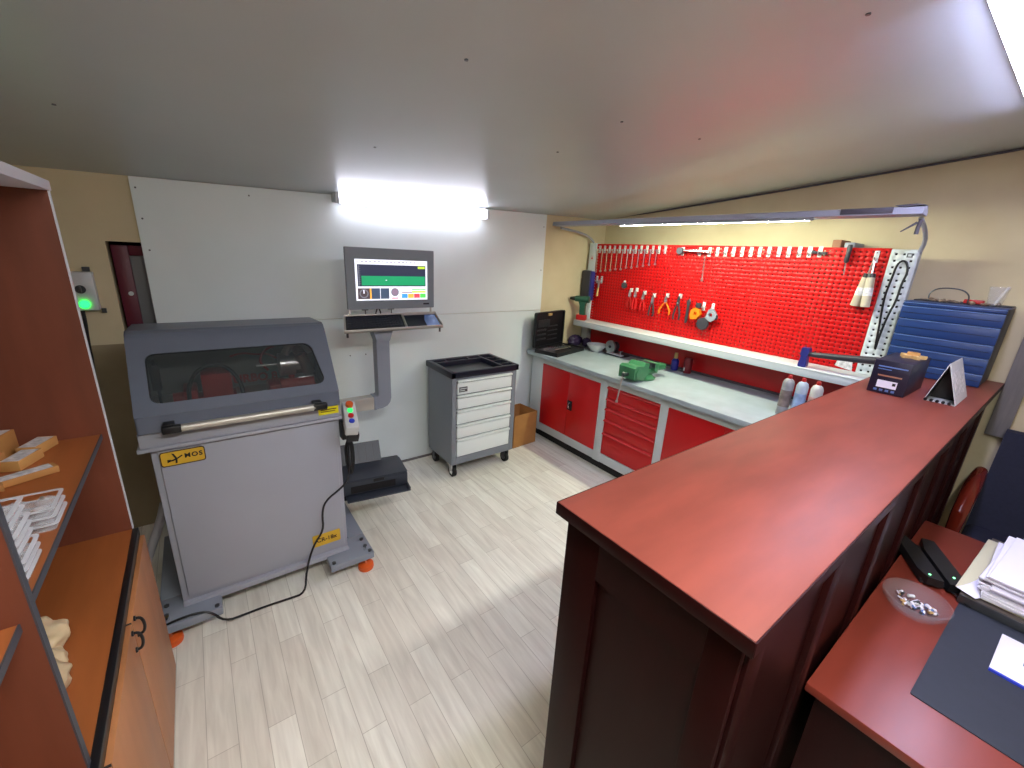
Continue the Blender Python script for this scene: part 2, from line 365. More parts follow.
def small_box(loc, d, rz, label, m='card', lab=True):
    b = thing('small_carton', label, 'box', loc, rz, 'small cartons on the brown shelf')
    MB().box(-d[0]/2, d[0]/2, -d[1]/2, d[1]/2, 0, d[2], .002).build('carton_body', M[m], b, local=True)
    if lab: MB().box(-d[0]*.42, d[0]*.42, -d[1]*.42, d[1]*.42, d[2], d[2]+.0008).build('label', M['label'], b, local=True)
small_box((-.490, 1.775, 1.151), (.05, .095, .030), -.35, 'flat brown carton with printed top, nearest the front of the brown shelf', 'cardlt')
small_box((-.475, 1.875, 1.151), (.05, .095, .030), -.35, 'flat brown carton with printed top right behind another flat one', 'cardlt')
small_box((-.565, 1.87, 1.151), (.07, .085, .075), -.3, 'tall brown carton with printed top at the back of the shelf')
small_box((-.548, 1.755, 1.151), (.045, .06, .05), -.3, 'small plain brown carton left of the flat cartons', lab=False)
small_box((-.46, 1.655, 1.151), (.04, .13, .020), -1.1, 'long thin carton with white printed strip behind the clear trays')
small_box((-.55, 1.60, 1.151), (.04, .12, .020), -1.3, 'thin white-topped carton at the left behind the clear trays')
def clear_tray(i, x, y, z, label, grp):
    t = thing('plastic_tray', label, 'tray', (x, y, z), 0, grp)
    mb = MB(); W, D, H = .16, .115, .017
    mb.prism(rrect(-W/2, W/2, -D/2, D/2, .012, 3), .0015, (0, 0, H), hole=rrect(-W/2+.008, W/2-.008, -D/2+.008, D/2-.008, .008, 3))
    mb.build('tray_rim', M['rim'], t, local=True); mb = MB()
    mb.prism(rrect(-W/2+.008, W/2-.008, -D/2+.008, D/2-.008, .008, 3), .0015, (0, 0, 0))
    for a in range(3):
        for b_ in range(2): mb.lathe([(.020, .0016), (.019, .009), (.012, .014), (0, .015)], (-.05+a*.05, -.026+b_*.052, 0), 12)
    mb.build('tray_shell', M['clear'], t, local=True)
    mb = MB()
    for a in range(7): mb.blob((random.uniform(-.06, .06), random.uniform(-.04, .04), .008), .006, .2, 3, 1, seed=a+i)
    c = mb.build('contents', M['bits'], t, local=True); c['kind'] = 'stuff'
g = 'clear plastic trays on the brown shelf'
for i in range(8):
    clear_tray(i, -.422+.002*(i % 3), 1.15-.002*i, 1.151+.0195*i, ('bottom' if i == 0 else 'topmost' if i == 7 else ORD[i]) + (' clear plastic tray' if i in (0, 7) else ' clear plastic tray from the bottom') + ' in the tall stack on brown shelf', g)
for i in range(3):
    clear_tray(i+9, -.415, 1.36, 1.151+.0195*i, ('bottom', 'middle', 'topmost')[i] + ' clear plastic tray in the short stack behind the tall stack', g)
mb = MB().blob((-.455, 1.40, .80), .055, .10, 2.4, 4, (1, 1, .88), 2).blob((-.43, 1.31, .785), .038, .10, 2.5, 4, (1, 1.2, .85), 5).blob((-.425, 1.235, .797), .052, .10, 2.2, 4, (1, 1.1, .88), 9)
tag(mb.build('plastic_bag', M['bagp'], None, (-.42, 1.3, .75), angle=3), 'lumpy pale plastic bag lying on the cupboard top behind the divider', 'bag')

# switch box and cable on the wall
t = thing('switch_box', 'light grey wall switch box with a glowing green lamp', 'switch box', (-.49, 3.3, 1.42))
MB().box(-.545, -.44, 3.235, 3.299, 1.42, 1.625, .005).build('housing', M['white'], t)
MB().cyl((-.494, 3.236, 1.455), (-.494, 3.226, 1.455), .021, seg=20).build('indicator_lamp', M['gled'], t)
MB().cyl((-.497, 3.236, 1.535), (-.497, 3.228, 1.535), .022, seg=20).box(-.502, -.492, 3.212, 3.229, 1.518, 1.552, .002).build('rotary_switch', M['dsteel'], t)
MB().box(-.48, -.45, 3.28, 3.299, 1.626, 1.65).build('mounting_tab', M['dsteel'], t); MB().box(-.439, -.42, 3.28, 3.299, 1.40, 1.425).build('mounting_tab', M['dsteel'], t)
tag(MB().tube([(-.515, 3.27, 1.42), (-.515, 3.27, 1.36), (-.525, 3.275, 1.25), (-.53, 3.285, 1.08), (-.56, 3.285, .8), (-.60, 3.285, .4), (-.60, 3.285, .02)], .009, smooth=2).build('power_cable', M['black'], None, (-.55, 3.28, 0)), 'black cable hanging on the wall below the switch box', 'cable')
tag(MB().tube([(3.645, 3.15, 2.262), (3.645, 2.745, 2.285), (3.645, 2.3, 2.325), (3.645, 1.9, 2.362), (3.645, 1.4, 2.408), (3.645, .5, 2.499), (3.645, -.3, 2.578)], .007, smooth=2).build('ceiling_cable', M['lampdark'], None, (3.645, 1.5, 2.4)), 'dark cable clipped along the ceiling edge above the workbench', 'cable')

# ---------------------------------------------------------------- test machine
mc = thing('test_machine', 'grey testing machine with windowed hood, yellow badges and orange feet', 'machine', (.13, 2.5, 0))
MB().box(-.25, .525, 2.212, 2.80, .14, .955, .006).build('cabinet_body', M['lgrey'], mc)
p = MB().box(-.225, .505, 2.200, 2.2125, .165, .945, .006).build('front_door', M['lgrey'], mc)
MB().box(-.287, .537, 2.176, 2.83, .955, .972, .003).build('rim', M['lgrey'], mc)
MB().box(-.277, .530, 2.186, 2.82, .972, 1.038, .004).build('upper_band', M['lgrey'], mc)
# hood: side cheeks, roof, back and the sloping front with its window
hx0, hx1 = -.272, .528
prof = [(2.17, 1.040), (2.176, 1.112), (2.385, 1.402), (2.402, 1.421), (2.43, 1.430), (2.73, 1.414), (2.76, 1.404), (2.775, 1.38), (2.80, 1.040)]
mb = MB()
for x in (hx0, hx1-.006): mb.prism(prof, .006, (x, 0, 0), (0, 1, 0), (0, 0, 1))
for (a, b_) in zip(prof[2:], prof[3:]):
    mb.quad((hx0, a[0], a[1]), (hx1, a[0], a[1]), (hx1, b_[0], b_[1]), (hx0, b_[0], b_[1]))
a, b_ = prof[0], prof[1]
mb.quad((hx0, a[0], a[1]), (hx1, a[0], a[1]), (hx1, b_[0], b_[1]), (hx0, b_[0], b_[1]))
sl = Vector((0, prof[2][0]-prof[1][0], prof[2][1]-prof[1][1])); H = sl.length; sl.normalize()
win = rrect(-.215, .474, .052, .282, .035)
for i, (a, b_) in enumerate(win):                 # the right end leans like the hood side, with a wide curve at its top
    if a > .4 and b_ > .15: win[i] = (a-.035*((b_-.15)/.13), b_)
mb.prism([(hx0, 0), (hx1, 0), (hx1, H), (hx0, H)], .005, (0, prof[1][0], prof[1][1]), (1, 0, 0), sl, hole=win)
hood = mb.build('hood', M['hood'], mc, angle=.35)
nrm = Vector((1, 0, 0)).cross(sl)
MB().prism(win, .002, Vector((0, prof[1][0], prof[1][1]))-nrm*.0035, (1, 0, 0), sl).build('window_pane', M['glassd'], hood)
MB().prism(rrect(-.236, .496, .032, .302, .05), .002, Vector((0, prof[1][0], prof[1][1]))-nrm*.009, (1, 0, 0), sl, hole=[(a*.985+.002, .004+b_*.98) for a, b_ in win]).build('window_seal', M['black'], hood)
MB().cyl((-.125, 2.128, 1.062), (.40, 2.128, 1.062), .0165, seg=20).build('handle_bar', M['alu'], mc)
for x in (-.19, .39): MB().box(x, x+.066, 2.112, 2.145, 1.046, 1.078, .006).box(x+.004, x+.045, 2.13, 2.174, 1.05, 1.085, .005).build('handle_bracket', M['black'], mc)
bd = MB().prism(rrect(-.222, -.062, .866, .936, .012), .002, (0, 2.1995, 0), (1, 0, 0), (0, 0, 1)).build('badge', M['yellow'], mc)
MB().prism(rrect(-.222, -.062, .866, .936, .012), .0024, (0, 2.1995, 0), (1, 0, 0), (0, 0, 1), hole=rrect(-.218, -.066, .870, .932, .009)).build('badge_border', M['brownink'], bd)
text('MOS', .029, M['ink'], bd, (-.105, 2.1965, .904), bold=.0009, space=1.2)
# little aircraft emblem
MB().prism([(-.197, .893), (-.18, .896), (-.163, .902), (-.147, .912), (-.143, .908), (-.160, .897), (-.178, .889), (-.196, .888)], .001, (0, 2.1972, 0), (1, 0, 0), (0, 0, 1)).prism([(-.181, .926), (-.172, .922), (-.163, .899), (-.165, .878), (-.172, .876), (-.170, .897)], .001, (0, 2.1972, 0), (1, 0, 0), (0, 0, 1)).prism([(-.199, .884), (-.188, .888), (-.186, .897), (-.198, .899)], .001, (0, 2.1972, 0), (1, 0, 0), (0, 0, 1)).build('emblem', M['ink'], bd)
bd = MB().prism(rrect(.338, .484, .210, .284, .006), .002, (0, 2.1995, 0), (1, 0, 0), (0, 0, 1)).build('badge', M['yellow'], mc)
text('CR-18x', .034, M['brownink'], bd, (.411, 2.1965, .247), bold=.0007)
st = MB().box(.424, .522, 2.1835, 2.186, .992, 1.033).build('warning_sticker', M['warn'], mc)
MB().box(.434, .512, 2.183, 2.1835, 1.016, 1.021).box(.434, .505, 2.183, 2.1835, 1.006, 1.010).build('small_print', M['brownink'], st)
# base skids, bolts and feet
for sx, x0, x1 in ((0, -.345, -.10), (1, .40, .64)):
    MB().box(x0, x1, 2.095, 2.30, .085, .128, .006).box(x0 if not sx else x1-.09, x0+.09 if not sx else x1, 2.30, 2.88, .085, .128, .004).build('base_plate', M['mgrey'], mc)
    for bx, by in ((x0+.02, 2.115), (x1-.02, 2.115), (x0+.03 if not sx else x1-.03, 2.17), (x0+.03 if not sx else x1-.03, 2.24)):
        MB().cyl((bx, by, .128), (bx, by, .136), .011, seg=6).build('bolt', M['dsteel'], mc)
    fx = x0+.035 if not sx else x1-.04
    for fy in (2.14, 2.84):
        f = MB().lathe([(0, 0), (.042, 0), (.045, .012), (.043, .030), (.03, .036), (0, .037)], (fx, fy, 0)).build('foot', M['orange'], mc)
        MB().cyl((fx, fy, .036), (fx, fy, .15), .009, seg=12).cyl((fx, fy, .07), (fx, fy, .084), .017, seg=6).build('threaded_rod', M['chrome'], f)
MB().box(-.25, .525, 2.19, 2.82, .112, .142, .003).build('base_frame', M['lgrey'], mc)
# what stands under the hood
MB().box(-.262, .518, 2.66, 2.672, 1.04, 1.40).build('back_plate', M['inner'], mc)
bt = MB().box(-.26, .516, 2.24, 2.655, 1.041, 1.06).build('work_table', M['alu'], mc)
text('TURBO 8', .062, M['redp'], bt, (.19, 2.655, 1.10), bold=.002)
MB().box(-.11, -.055, 2.36, 2.52, 1.062, 1.15, .008).box(-.055, .10, 2.34, 2.50, 1.062, 1.10, .005).box(-.035, .085, 2.36, 2.50, 1.10, 1.22, .006).cyl((-.15, 2.43, 1.10), (-.11, 2.43, 1.10), .03).build('drive_unit', M['redp'], mc)
MB().tube([(-.09, 2.36, 1.10), (-.085, 2.35, 1.18), (-.04, 2.34, 1.255), (.02, 2.34, 1.275), (.08, 2.34, 1.25), (.12, 2.35, 1.17), (.125, 2.36, 1.09)], .009, smooth=2).build('hose', M['black'], mc)
MB().box(-.20, -.19, 2.40, 2.42, 1.06, 1.30).box(-.215, -.18, 2.39, 2.43, 1.16, 1.28, .004).build('gauge_post', M['black'], mc)
mb = MB().box(.24, .33, 2.36, 2.50, 1.062, 1.13, .01).cyl((.29, 2.37, 1.12), (.45, 2.37, 1.12), .035).box(.33, .47, 2.38, 2.52, 1.062, 1.10, .006).cyl((.36, 2.40, 1.10), (.34, 2.42, 1.23), .014)
mb.build('clamp_fixture', M['redp'], mc)
mb = MB().cyl((.30, 2.42, 1.22), (.37, 2.42, 1.22), .06, seg=24).cyl((.37, 2.42, 1.22), (.40, 2.42, 1.22), .035).cyl((.40, 2.40, 1.27), (.44, 2.40, 1.16), .028).tube([(.33, 2.40, 1.28), (.36, 2.39, 1.34), (.42, 2.40, 1.335), (.45, 2.41, 1.28)], .018, 10, 2).box(.37, .46, 2.36, 2.44, 1.12, 1.16, .01).cyl((.20, 2.44, 1.22), (.30, 2.44, 1.22), .006)
mb.build('silver_manifold', M['steel'], mc)
MB().tube([(.10, 2.62, 1.24), (.16, 2.62, 1.255), (.22, 2.61, 1.24), (.27, 2.58, 1.25), (.30, 2.5, 1.24)], .005, smooth=2).tube([(.26, 2.52, 1.17), (.22, 2.54, 1.22), (.26, 2.56, 1.28), (.32, 2.54, 1.30), (.35, 2.5, 1.34)], .006, smooth=2).build('wiring', M['redp'], mc)
# push-button box on the side
cb = MB(); R = Euler((math.radians(24), math.radians(6), math.radians(-8))).to_matrix()
cb.box(.540, .606, 2.07, 2.27, .925, .985, .006, rot=R)
cb = cb.build('control_box', M['white'], mc)
ctr = Vector((.573, 2.17, .955))
for k, (nm, m_) in enumerate((('emergency_button', 'orange'), ('start_button', 'sled'), ('stop_button', 'red'), ('reset_button', 'bluebr'))):
    c = ctr+R @ Vector((0, .065-.040*k, .030)); n = R @ Vector((0, 0, 1))
    MB().cyl(c, c+n*(.018 if k == 0 else .008), .019 if k == 0 else .014, seg=18).build(nm, M[m_], cb)
MB().box(.54, .60, 2.10, 2.16, .85, .90, .004, rot=R).box(.53, .56, 2.18, 2.24, .83, .94, .004).build('box_bracket', M['black'], mc)
MB().box(.526, 1.0, 2.44, 2.86, .288, .297, .002, rot=Euler((0, 0, -.07)).to_matrix()).build('printer_shelf', M['black'], mc)

tag(MB().tube([(.575, 2.30, .74), (.60, 2.30, .80), (.606, 2.30, .73), (.604, 2.295, .62), (.585, 2.29, .56), (.572, 2.29, .62), (.570, 2.30, .72)], .007, smooth=2, closed=True).tube([(.585, 2.31, .72), (.60, 2.31, .79), (.615, 2.305, .72), (.612, 2.30, .60), (.592, 2.295, .545), (.578, 2.30, .62)], .007, smooth=2, closed=True).tube([(.58, 2.29, .73), (.592, 2.29, .77), (.600, 2.285, .70), (.596, 2.28, .58), (.583, 2.28, .57)], .006, smooth=2, closed=True).build('cable_coil', M['black'], None, (.59, 2.3, .6)), 'black coil of cable hanging on the right side of the testing machine', 'cable')
tag(MB().tube([(.575, 2.28, .62), (.545, 2.17, .60), (.506, 2.165, .559), (.414, 2.17, .502), (.393, 2.17, .428), (.395, 2.17, .324), (.333, 2.165, .252), (.28, 2.13, .13), (.262, 2.10, .02), (.182, 2.12, .007), (.072, 2.13, .007), (-.02, 2.13, .007), (-.10, 2.07, .06), (-.15, 2.085, .14), (-.212, 2.10, .145), (-.27, 2.10, .145), (-.33, 2.12, .12), (-.40, 2.2, .03), (-.48, 2.3, .007), (-.6, 2.5, .007)], .0055, smooth=2).build('electric_cable', M['black'], None, (.2, 2.15, 0)), 'thin black cord draped over the front of the testing machine', 'cord')
tag(MB().tube([(-.30, 2.78, .40), (-.325, 2.72, .33), (-.40, 2.68, .16), (-.45, 2.68, .024)], .022, 12, 1).build('drain_pipe', M['whiteedge'], None, (-.4, 2.7, 0)), 'pale plastic pipe on the floor behind the left of the testing machine', 'pipe')

# monitor stand, monitor, keyboard, mouse
t = thing('monitor_stand', 'grey elbowed arm with a keyboard tray beside the testing machine', 'stand', (.99, 2.85, .72))
MB().box(.53, .92, 2.81, 2.89, .728, .820, .008).build('arm', M['alu'], t)
MB().box(.915, .935, 2.806, 2.894, .724, .824, .004).build('arm_collar', M['mgrey'], t)
mb = MB(); n0 = 0
path = [(.935, .774)] + [(.955+.045*math.sin(a), .819-.045*math.cos(a)) for a in (0, .4, .8, 1.2, PI/2)]
mb.prism([(.935, .728), (.975, .730), (1.01, .742), (1.032, .768), (1.04, .80), (1.04, 1.24), (.950, 1.24), (.950, .83), (.935, .82)], .08, (0, 2.89, 0), (1, 0, 0), (0, 0, 1))
mb.build('post', M['mgrey'], t)
MB().prism([(.950, 1.22), (1.040, 1.22), (1.065, 1.300), (.925, 1.300)], .10, (0, 2.895, 0), (1, 0, 0), (0, 0, 1)).build('post_head', M['mgrey'], t)
tr = MB().box(.735, 1.43, 2.70, 2.92, 1.262, 1.270, .002).box(.735, 1.43, 2.70, 2.706, 1.262, 1.284, .002).box(.735, .742, 2.70, 2.92, 1.262, 1.290, .003).box(1.423, 1.43, 2.70, 2.92, 1.262, 1.290, .003).box(.735, 1.43, 2.913, 2.92, 1.262, 1.29, .002).box(1.15, 1.158, 2.706, 2.913, 1.27, 1.285, .002).shear(2.70, .34, .036).build('keyboard_tray', M['alu'], t)
for x in (.745, 1.395): MB().cyl((x, 2.745, 1.30), (x, 2.745, 1.270), .007, seg=10).build('tray_screw', M['dsteel'], t)
for x in (.795, 1.375): MB().box(x, x+.012, 2.860, 2.868, 1.34, 1.4315, .001).build('upright', M['alu'], t)
for x in (.90, 1.08): MB().box(x, x+.006, 2.860, 2.868, 1.34, 1.425, .001).box(x-.02, x+.02, 2.855, 2.875, 1.425, 1.4315, .001).build('bracket', M['dsteel'], t)
t = thing('monitor', 'grey framed monitor showing green and navy graphs above the tray', 'monitor', (1.09, 2.86, 1.43))
mx0, mx1, mz0, mz1, my = .788, 1.398, 1.432, 1.828, 2.845
sx0, sx1, sz0, sz1 = .843, 1.352, 1.490, 1.756
MB().prism(rrect(mx0, mx1, mz0, mz1, .006, 3), .03, (0, my+.03, 0), (1, 0, 0), (0, 0, 1), hole=[(sx0, sz0), (sx1, sz0), (sx1, sz1), (sx0, sz1)]).build('bezel', M['bgrey'], t)
MB().box(mx0+.01, mx1-.01, my+.028, my+.055, mz0+.01, mz1-.01, .005).build('rear_case', M['bgrey'], t)
mb = MB(); keys = list(S); W_, H_ = sx1-sx0, sz1-sz0
def scr(u0, u1, v0, v1, key, lay):                 # u right, v down, fractions of the screen
    mb.mi = keys.index(key); y = my+.012-.0004*lay
    mb.quad((sx0+u0*W_, y, sz1-v1*H_), (sx0+u1*W_, y, sz1-v1*H_), (sx0+u1*W_, y, sz1-v0*H_), (sx0+u0*W_, y, sz1-v0*H_))
def disc(u, v, r, key, lay):
    mb.mi = keys.index(key); y = my+.012-.0004*lay; n0 = len(mb.bm.faces)
    mb.bm.faces.new([mb.bm.verts.new((sx0+u*W_+r*math.cos(2*PI*k/20), y, sz1-v*H_+r*math.sin(2*PI*k/20))) for k in range(20)]); mb._tag(n0)
scr(0, 1, 0, 1, 'white', 0)
for k in range(16): scr(.03+k*.055, .03+k*.055+(.03 if k % 3 else .02), .045, .065, 'grey' if k % 2 else 'mauve', 1)
scr(.035, .975, .125, .655, 'navy', 1); scr(.085, .965, .40, .63, 'green', 2); scr(.05, .058, .14, .64, 'grey', 2)
scr(.86, .965, .145, .205, 'lime', 2); scr(.40, .42, .49, .51, 'white', 3)
for k in range(9): scr(.044, .075, .17+k*.052, .176+k*.052, 'grey', 2)
scr(.03, .185, .70, .965, 'dark', 1); disc(.108, .83, .030, 'grey', 2); disc(.108, .83, .022, 'dark', 3); scr(.10, .114, .74, .83, 'white', 4)
scr(.185, .205, .70, .965, 'orange', 1); scr(.205, .32, .70, .965, 'slate', 1); scr(.328, .445, .70, .965, 'slate', 1)
disc(.525, .80, .028, 'grey', 1); disc(.525, .80, .021, 'mauve', 2); scr(.48, .57, .94, .965, 'red', 1)
scr(.62, .77, .795, .82, 'mauve', 1); scr(.77, .975, .72, .745, 'green2', 1); scr(.77, .975, .775, .82, 'lime', 1)
scr(.62, .705, .845, .955, 'blue', 1); scr(.71, .795, .845, .955, 'orange', 1); scr(.80, .885, .845, .955, 'red', 1); scr(.89, .975, .845, .955, 'green2', 1)
mb.build('screen', [S[k] for k in keys], t)
MB().box(1.315, 1.36, my-.0006, my, 1.455, 1.466).build('nameplate', M['navy'], t)
MB().tube([(.985, 2.87, 1.4315), (.975, 2.872, 1.40), (.965, 2.868, 1.36)], .005, smooth=1).tube([(1.0, 2.87, 1.4315), (1.01, 2.872, 1.40), (1.012, 2.868, 1.36)], .005, smooth=1).build('monitor_cable', M['black'], t)
t = thing('keyboard', 'black keyboard lying in the tray under the monitor', 'keyboard', (.945, 2.795, 1.337))
MB().prism([(2.710, 1.2712), (2.908, 1.2712), (2.908, 1.284), (2.710, 1.282)], .395, (.748, 0, 0), (0, 1, 0), (0, 0, 1)).shear(2.70, .34, .036).build('keyboard_case', M['black'], t)
mb = MB()
for r_ in range(5):
    for c_ in range(18): mb.box(.756+c_*.0208, .756+c_*.0208+.017, 2.725+r_*.034, 2.725+r_*.034+.027, 1.283, 1.288, .0015, seg=1)
mb.shear(2.70, .34, .036)
k = mb.build('keys', M['navyp'], t)
t = thing('mouse_mat', 'dark mat with a glossy blue corner in the tray beside the keyboard', 'mat', (1.29, 2.795, 1.337))
MB().box(1.166, 1.415, 2.71, 2.905, 1.2712, 1.275).shear(2.70, .34, .036).build('mat_sheet', M['navyp'], t)
MB().prism([(1.31, 0), (1.412, 0), (1.412, .18), (1.33, .18), (1.31, .10)], .0008, (0, 2.72, 1.2752)).shear(2.70, .34, .036).build('mat_print', M['bluel'], t)

# printer
t = thing('printer', 'dark grey inkjet printer on a black shelf beside the testing machine', 'printer', (.80, 2.56, .298), math.radians(-8))
MB().box(-.215, .205, -.13, .15, .012, .108, .012).build('printer_body', M['printer'], t, local=True)
MB().box(-.213, .203, -.128, .10, .1081, .116, .005).build('top_cover', M['printer'], t, local=True)
MB().prism([(.098, .112), (.17, .235), (.178, .232), (.112, .108)], .28, (-.20, 0, 0), (0, 1, 0), (0, 0, 1)).build('paper_support', M['printer'], t, local=True)
mb = MB()
for k in range(5): mb.prism([(.106, .122), (.162, .218), (.160, .222), (.103, .126)], .004, (-.17+k*.05, 0, 0), (0, 1, 0), (0, 0, 1))
mb.build('support_ribs', M['navyp'], t, local=True)
MB().box(-.16, .12, -.135, -.128, .03, .075).build('paper_slot', M['dark'], t, local=True)
MB().box(-.19, .20, -.20, -.10, .004, .012, .002).box(.19, .205, -.20, -.10, .004, .03, .003).build('output_tray', M['printer'], t, local=True)
MB().box(-.02, .05, -.134, -.128, .085, .105, .002).build('cover_grip', M['black'], t, local=True)

# tool cabinet on wheels
t = thing('tool_cabinet', 'grey five-drawer tool cabinet on casters with a black tray top', 'tool cabinet', (1.83, 2.99, 0))
MB().box(1.515, 2.145, 2.79, 3.20, .13, .885, .006).box(1.515, 1.560, 2.772, 2.80, .13, .885, .006).box(2.10, 2.145, 2.772, 2.80, .13, .885, .006).box(1.555, 2.105, 2.774, 2.80, .13, .195, .002).box(1.555, 2.105, 2.774, 2.80, .868, .885, .002).build('cabinet_body', M['bgrey'], t)
mb = MB(); x0, x1, y0, y1 = 1.505, 2.158, 2.760, 3.222
mb.box(x0, x1, y0, y0+.03, .885, .935, .006).box(x0, x1, y1-.035, y1, .885, .935, .006).box(x0, x0+.04, y0, y1, .885, .935, .006).box(x1-.035, x1, y0, y1, .885, .935, .006)
mb.box(x0+.02, x1-.02, y0+.02, y1-.02, .885, .892).box(2.0, 2.02, y0+.02, y1-.02, .89, .933, .003).box(x0+.02, 2.0, y1-.12, y1-.10, .89, .933, .003).box(1.66, 1.675, y1-.11, y1-.02, .89, .930, .003).box(1.88, 1.895, y1-.11, y1-.02, .89, .930, .003)
for k in range(3): mb.box(2.01, x1-.02, y0+.10+k*.11, y0+.115+k*.11, .89, .932, .003)
mb.build('tray_top', M['navyp'], t)
MB().box(1.56, 1.985, 2.80, 3.09, .892, .895).build('tray_mat', M['dsteel'], t)
for i, (z0, z1) in enumerate(((.745, .865), (.622, .735), (.492, .612), (.367, .482), (.20, .357))):
    d = MB().box(1.566, 2.094, 2.770, 2.79, z0, z1-.026, .003).build('drawer', M['drawer'], t)
    MB().box(1.564, 2.096, 2.760, 2.788, z1-.018, z1, .004).build('pull_rail', M['drawer'], d)
    MB().box(1.564, 2.096, 2.782, 2.79, z1-.027, z1-.017).build('pull_recess', M['dark'], d)
    if i == 0:
        s = MB().box(1.578, 1.654, 2.7692, 2.7702, z0+.02, z0+.062).build('maker_sticker', M['dsteel'], d)
        MB().box(1.584, 1.648, 2.7688, 2.7692, z0+.045, z0+.050).box(1.584, 1.63, 2.7688, 2.7692, z0+.03, z0+.035).build('small_print', M['drawer'], s)
for x, y in ((1.56, 2.83), (2.10, 2.83), (1.56, 3.15), (2.10, 3.15)):
    c = MB().cyl((x-.015, y, .047), (x+.015, y, .047), .047, seg=24).build('caster', M['blackr'], t)
    MB().cyl((x-.017, y, .047), (x+.017, y, .047), .024, seg=16).build('wheel_hub', M['white'], c)
    MB().box(x-.024, x-.019, y-.028, y+.02, .03, .118, .002).box(x+.019, x+.024, y-.028, y+.02, .03, .118, .002).box(x-.035, x+.035, y-.035, y+.035, .118, .129, .002).build('caster_fork', M['chrome'] if y < 3 and x < 2 else M['dsteel'], c)

# carton between cabinet and bench
t = thing('cardboard_box', 'open brown cardboard box on the floor beside the red workbench', 'box', (2.46, 3.13, 0), math.radians(4))
mb = MB(); a, b_, h = .15, .13, .34
mb.box(-a, a, -b_, -b_+.005, 0, h).box(-a, a, b_-.005, b_, 0, h).box(-a, -a+.005, -b_, b_, 0, h).box(a-.005, a, -b_, b_, 0, h).box(-a, a, -b_, b_, 0, .005)
mb.build('carton_body', M['card'], t, local=True)
MB().box(-a, a, -.003, 0, h-.01, h+.05, rot=None).build('flap', M['cardlt'], t, local=True) if 0 else None

# ---------------------------------------------------------------- workbench
wb = thing('workbench', 'red and light grey workbench with steel top and red pegboard', 'workbench', (3.05, 1.95, 0))
Y0, Y1 = .70, 3.255; fx = 2.70
mb = MB()
for y0, y1 in ((3.062, 3.235), (2.222, 2.300), (1.632, 1.702), (.72, .80)): mb.box(fx, fx+.05, y0, y1, .10, .88, .002)
mb.box(fx+.001, fx+.048, .721, 3.234, .815, .879, .001).box(fx+.001, fx+.048, .721, 3.234, .105, .185, .001)
mb.box(fx+.05, 3.46, 3.215, 3.235, .10, .88).box(fx+.05, 3.46, .72, .74, .10, .88)
mb.build('frame', M['bframe'], wb)
MB().box(fx+.03, 3.44, .75, 3.21, .10, .875).build('inner_carcass', M['dark'], wb)
MB().box(fx+.07, 3.40, .78, 3.2, 0, .10).build('plinth', M['dark'], wb)
MB().box(2.632, 3.455, Y0, Y1, .882, .920, .004).build('worktop', M['btop'], wb)
MB().box(3.425, 3.455, Y0, Y1, .9202, .935, .002).build('rear_strip', M['lampdark'], wb)
for y0, y1, h in ((2.682, 3.060, 0), (2.302, 2.680, 1), (1.205, 1.630, 0), (.802, 1.202, 1)):
    d = MB().box(fx-.004, fx+.02, y0, y1, .187, .813, .003).build('door', M['bred'], wb)
    if h and y0 > 2: 
        hd = MB().box(fx-.010, fx-.004, 2.61, 2.672, .455, .55, .004).build('door_latch', M['black'], d)
        MB().tube([(fx-.010, 2.641, .53), (fx-.022, 2.641, .515), (fx-.022, 2.641, .485), (fx-.010, 2.641, .475)], .006, 8, 1).build('latch_grip', M['chrome'], hd)
zz = (.813, .709, .619, .516, .393, .187)
for i in range(5):
    z1, z0 = zz[i], zz[i+1]
    d = MB().box(fx+.004, fx+.024, 1.706, 2.218, z0+.004, z1-.020, .003).build('drawer', M['bred'], wb)
    MB().prism([(fx+.012, z1-.001), (fx-.012, z1-.010), (fx-.012, z1-.017), (fx+.004, z1-.026), (fx+.024, z1-.026), (fx+.024, z1-.001)], .512, (0, 2.218, 0), (1, 0, 0), (0, 0, 1)).build('pull_lip', M['lipglint'], d, angle=.2)  # paler red puts the highlight on the lips into their colour
MB().box(3.455, 3.462, .80, 3.17, .92, 1.17).build('backsplash', M['bred'], wb)
sol = perf(.792, 3.172, 1.13, 1.978, .0325, .0105, 3.420, .029).build('pegboard', M['pred'], wb, angle=.01)
md = sol.modifiers.new('thickness', 'SOLIDIFY'); md.thickness = .0015
for y0, y1 in ((.80, 1.05), (1.20, 1.47), (1.60, 1.82), (1.94, 2.30), (2.36, 3.16)): MB().box(3.432, 3.440, y0, y1, 1.14, 1.97).build('stiffener', M['stiff'], wb)
MB().box(3.42, 3.44, .792, 3.172, 1.978, 1.984).build('pegboard_edge', M['pred'], wb)
MB().box(3.40, 3.47, 3.174, 3.262, .92, 1.99, .003).build('post', M['bframe'], wb)
pp = perf(.662, .790, .935, 1.978, .038, .012, 3.416).build('perforated_post', M['bframe'], wb, angle=.01)
pp.modifiers.new('thickness', 'SOLIDIFY').thickness = .0015
MB().box(3.418, 3.47, .660, .664, .92, 1.978).build('post_side', M['bframe'], wb)
MB().box(3.425, 3.43, .666, .788, .94, 1.975).build('post_shade', M['dark'], wb)  # dark sheet stands in for the shade inside the post, behind its holes
MB().box(3.172, 3.415, .665, 3.172, 1.196, 1.211, .002).box(3.172, 3.18, .665, 3.172, 1.156, 1.2111, .002).build('tool_shelf', M['bframe'], wb)
for y, yb in ((3.215, 3.225), (.668, .605)):
    MB().tube([(3.43, y, 1.955), (3.39, (2*y+yb)/3, 2.02), (3.25, (y+yb)/2, 2.075), (2.94, yb, 2.103)], .011, 8, 1).build('lamp_arm', M['lampgrey'], wb)
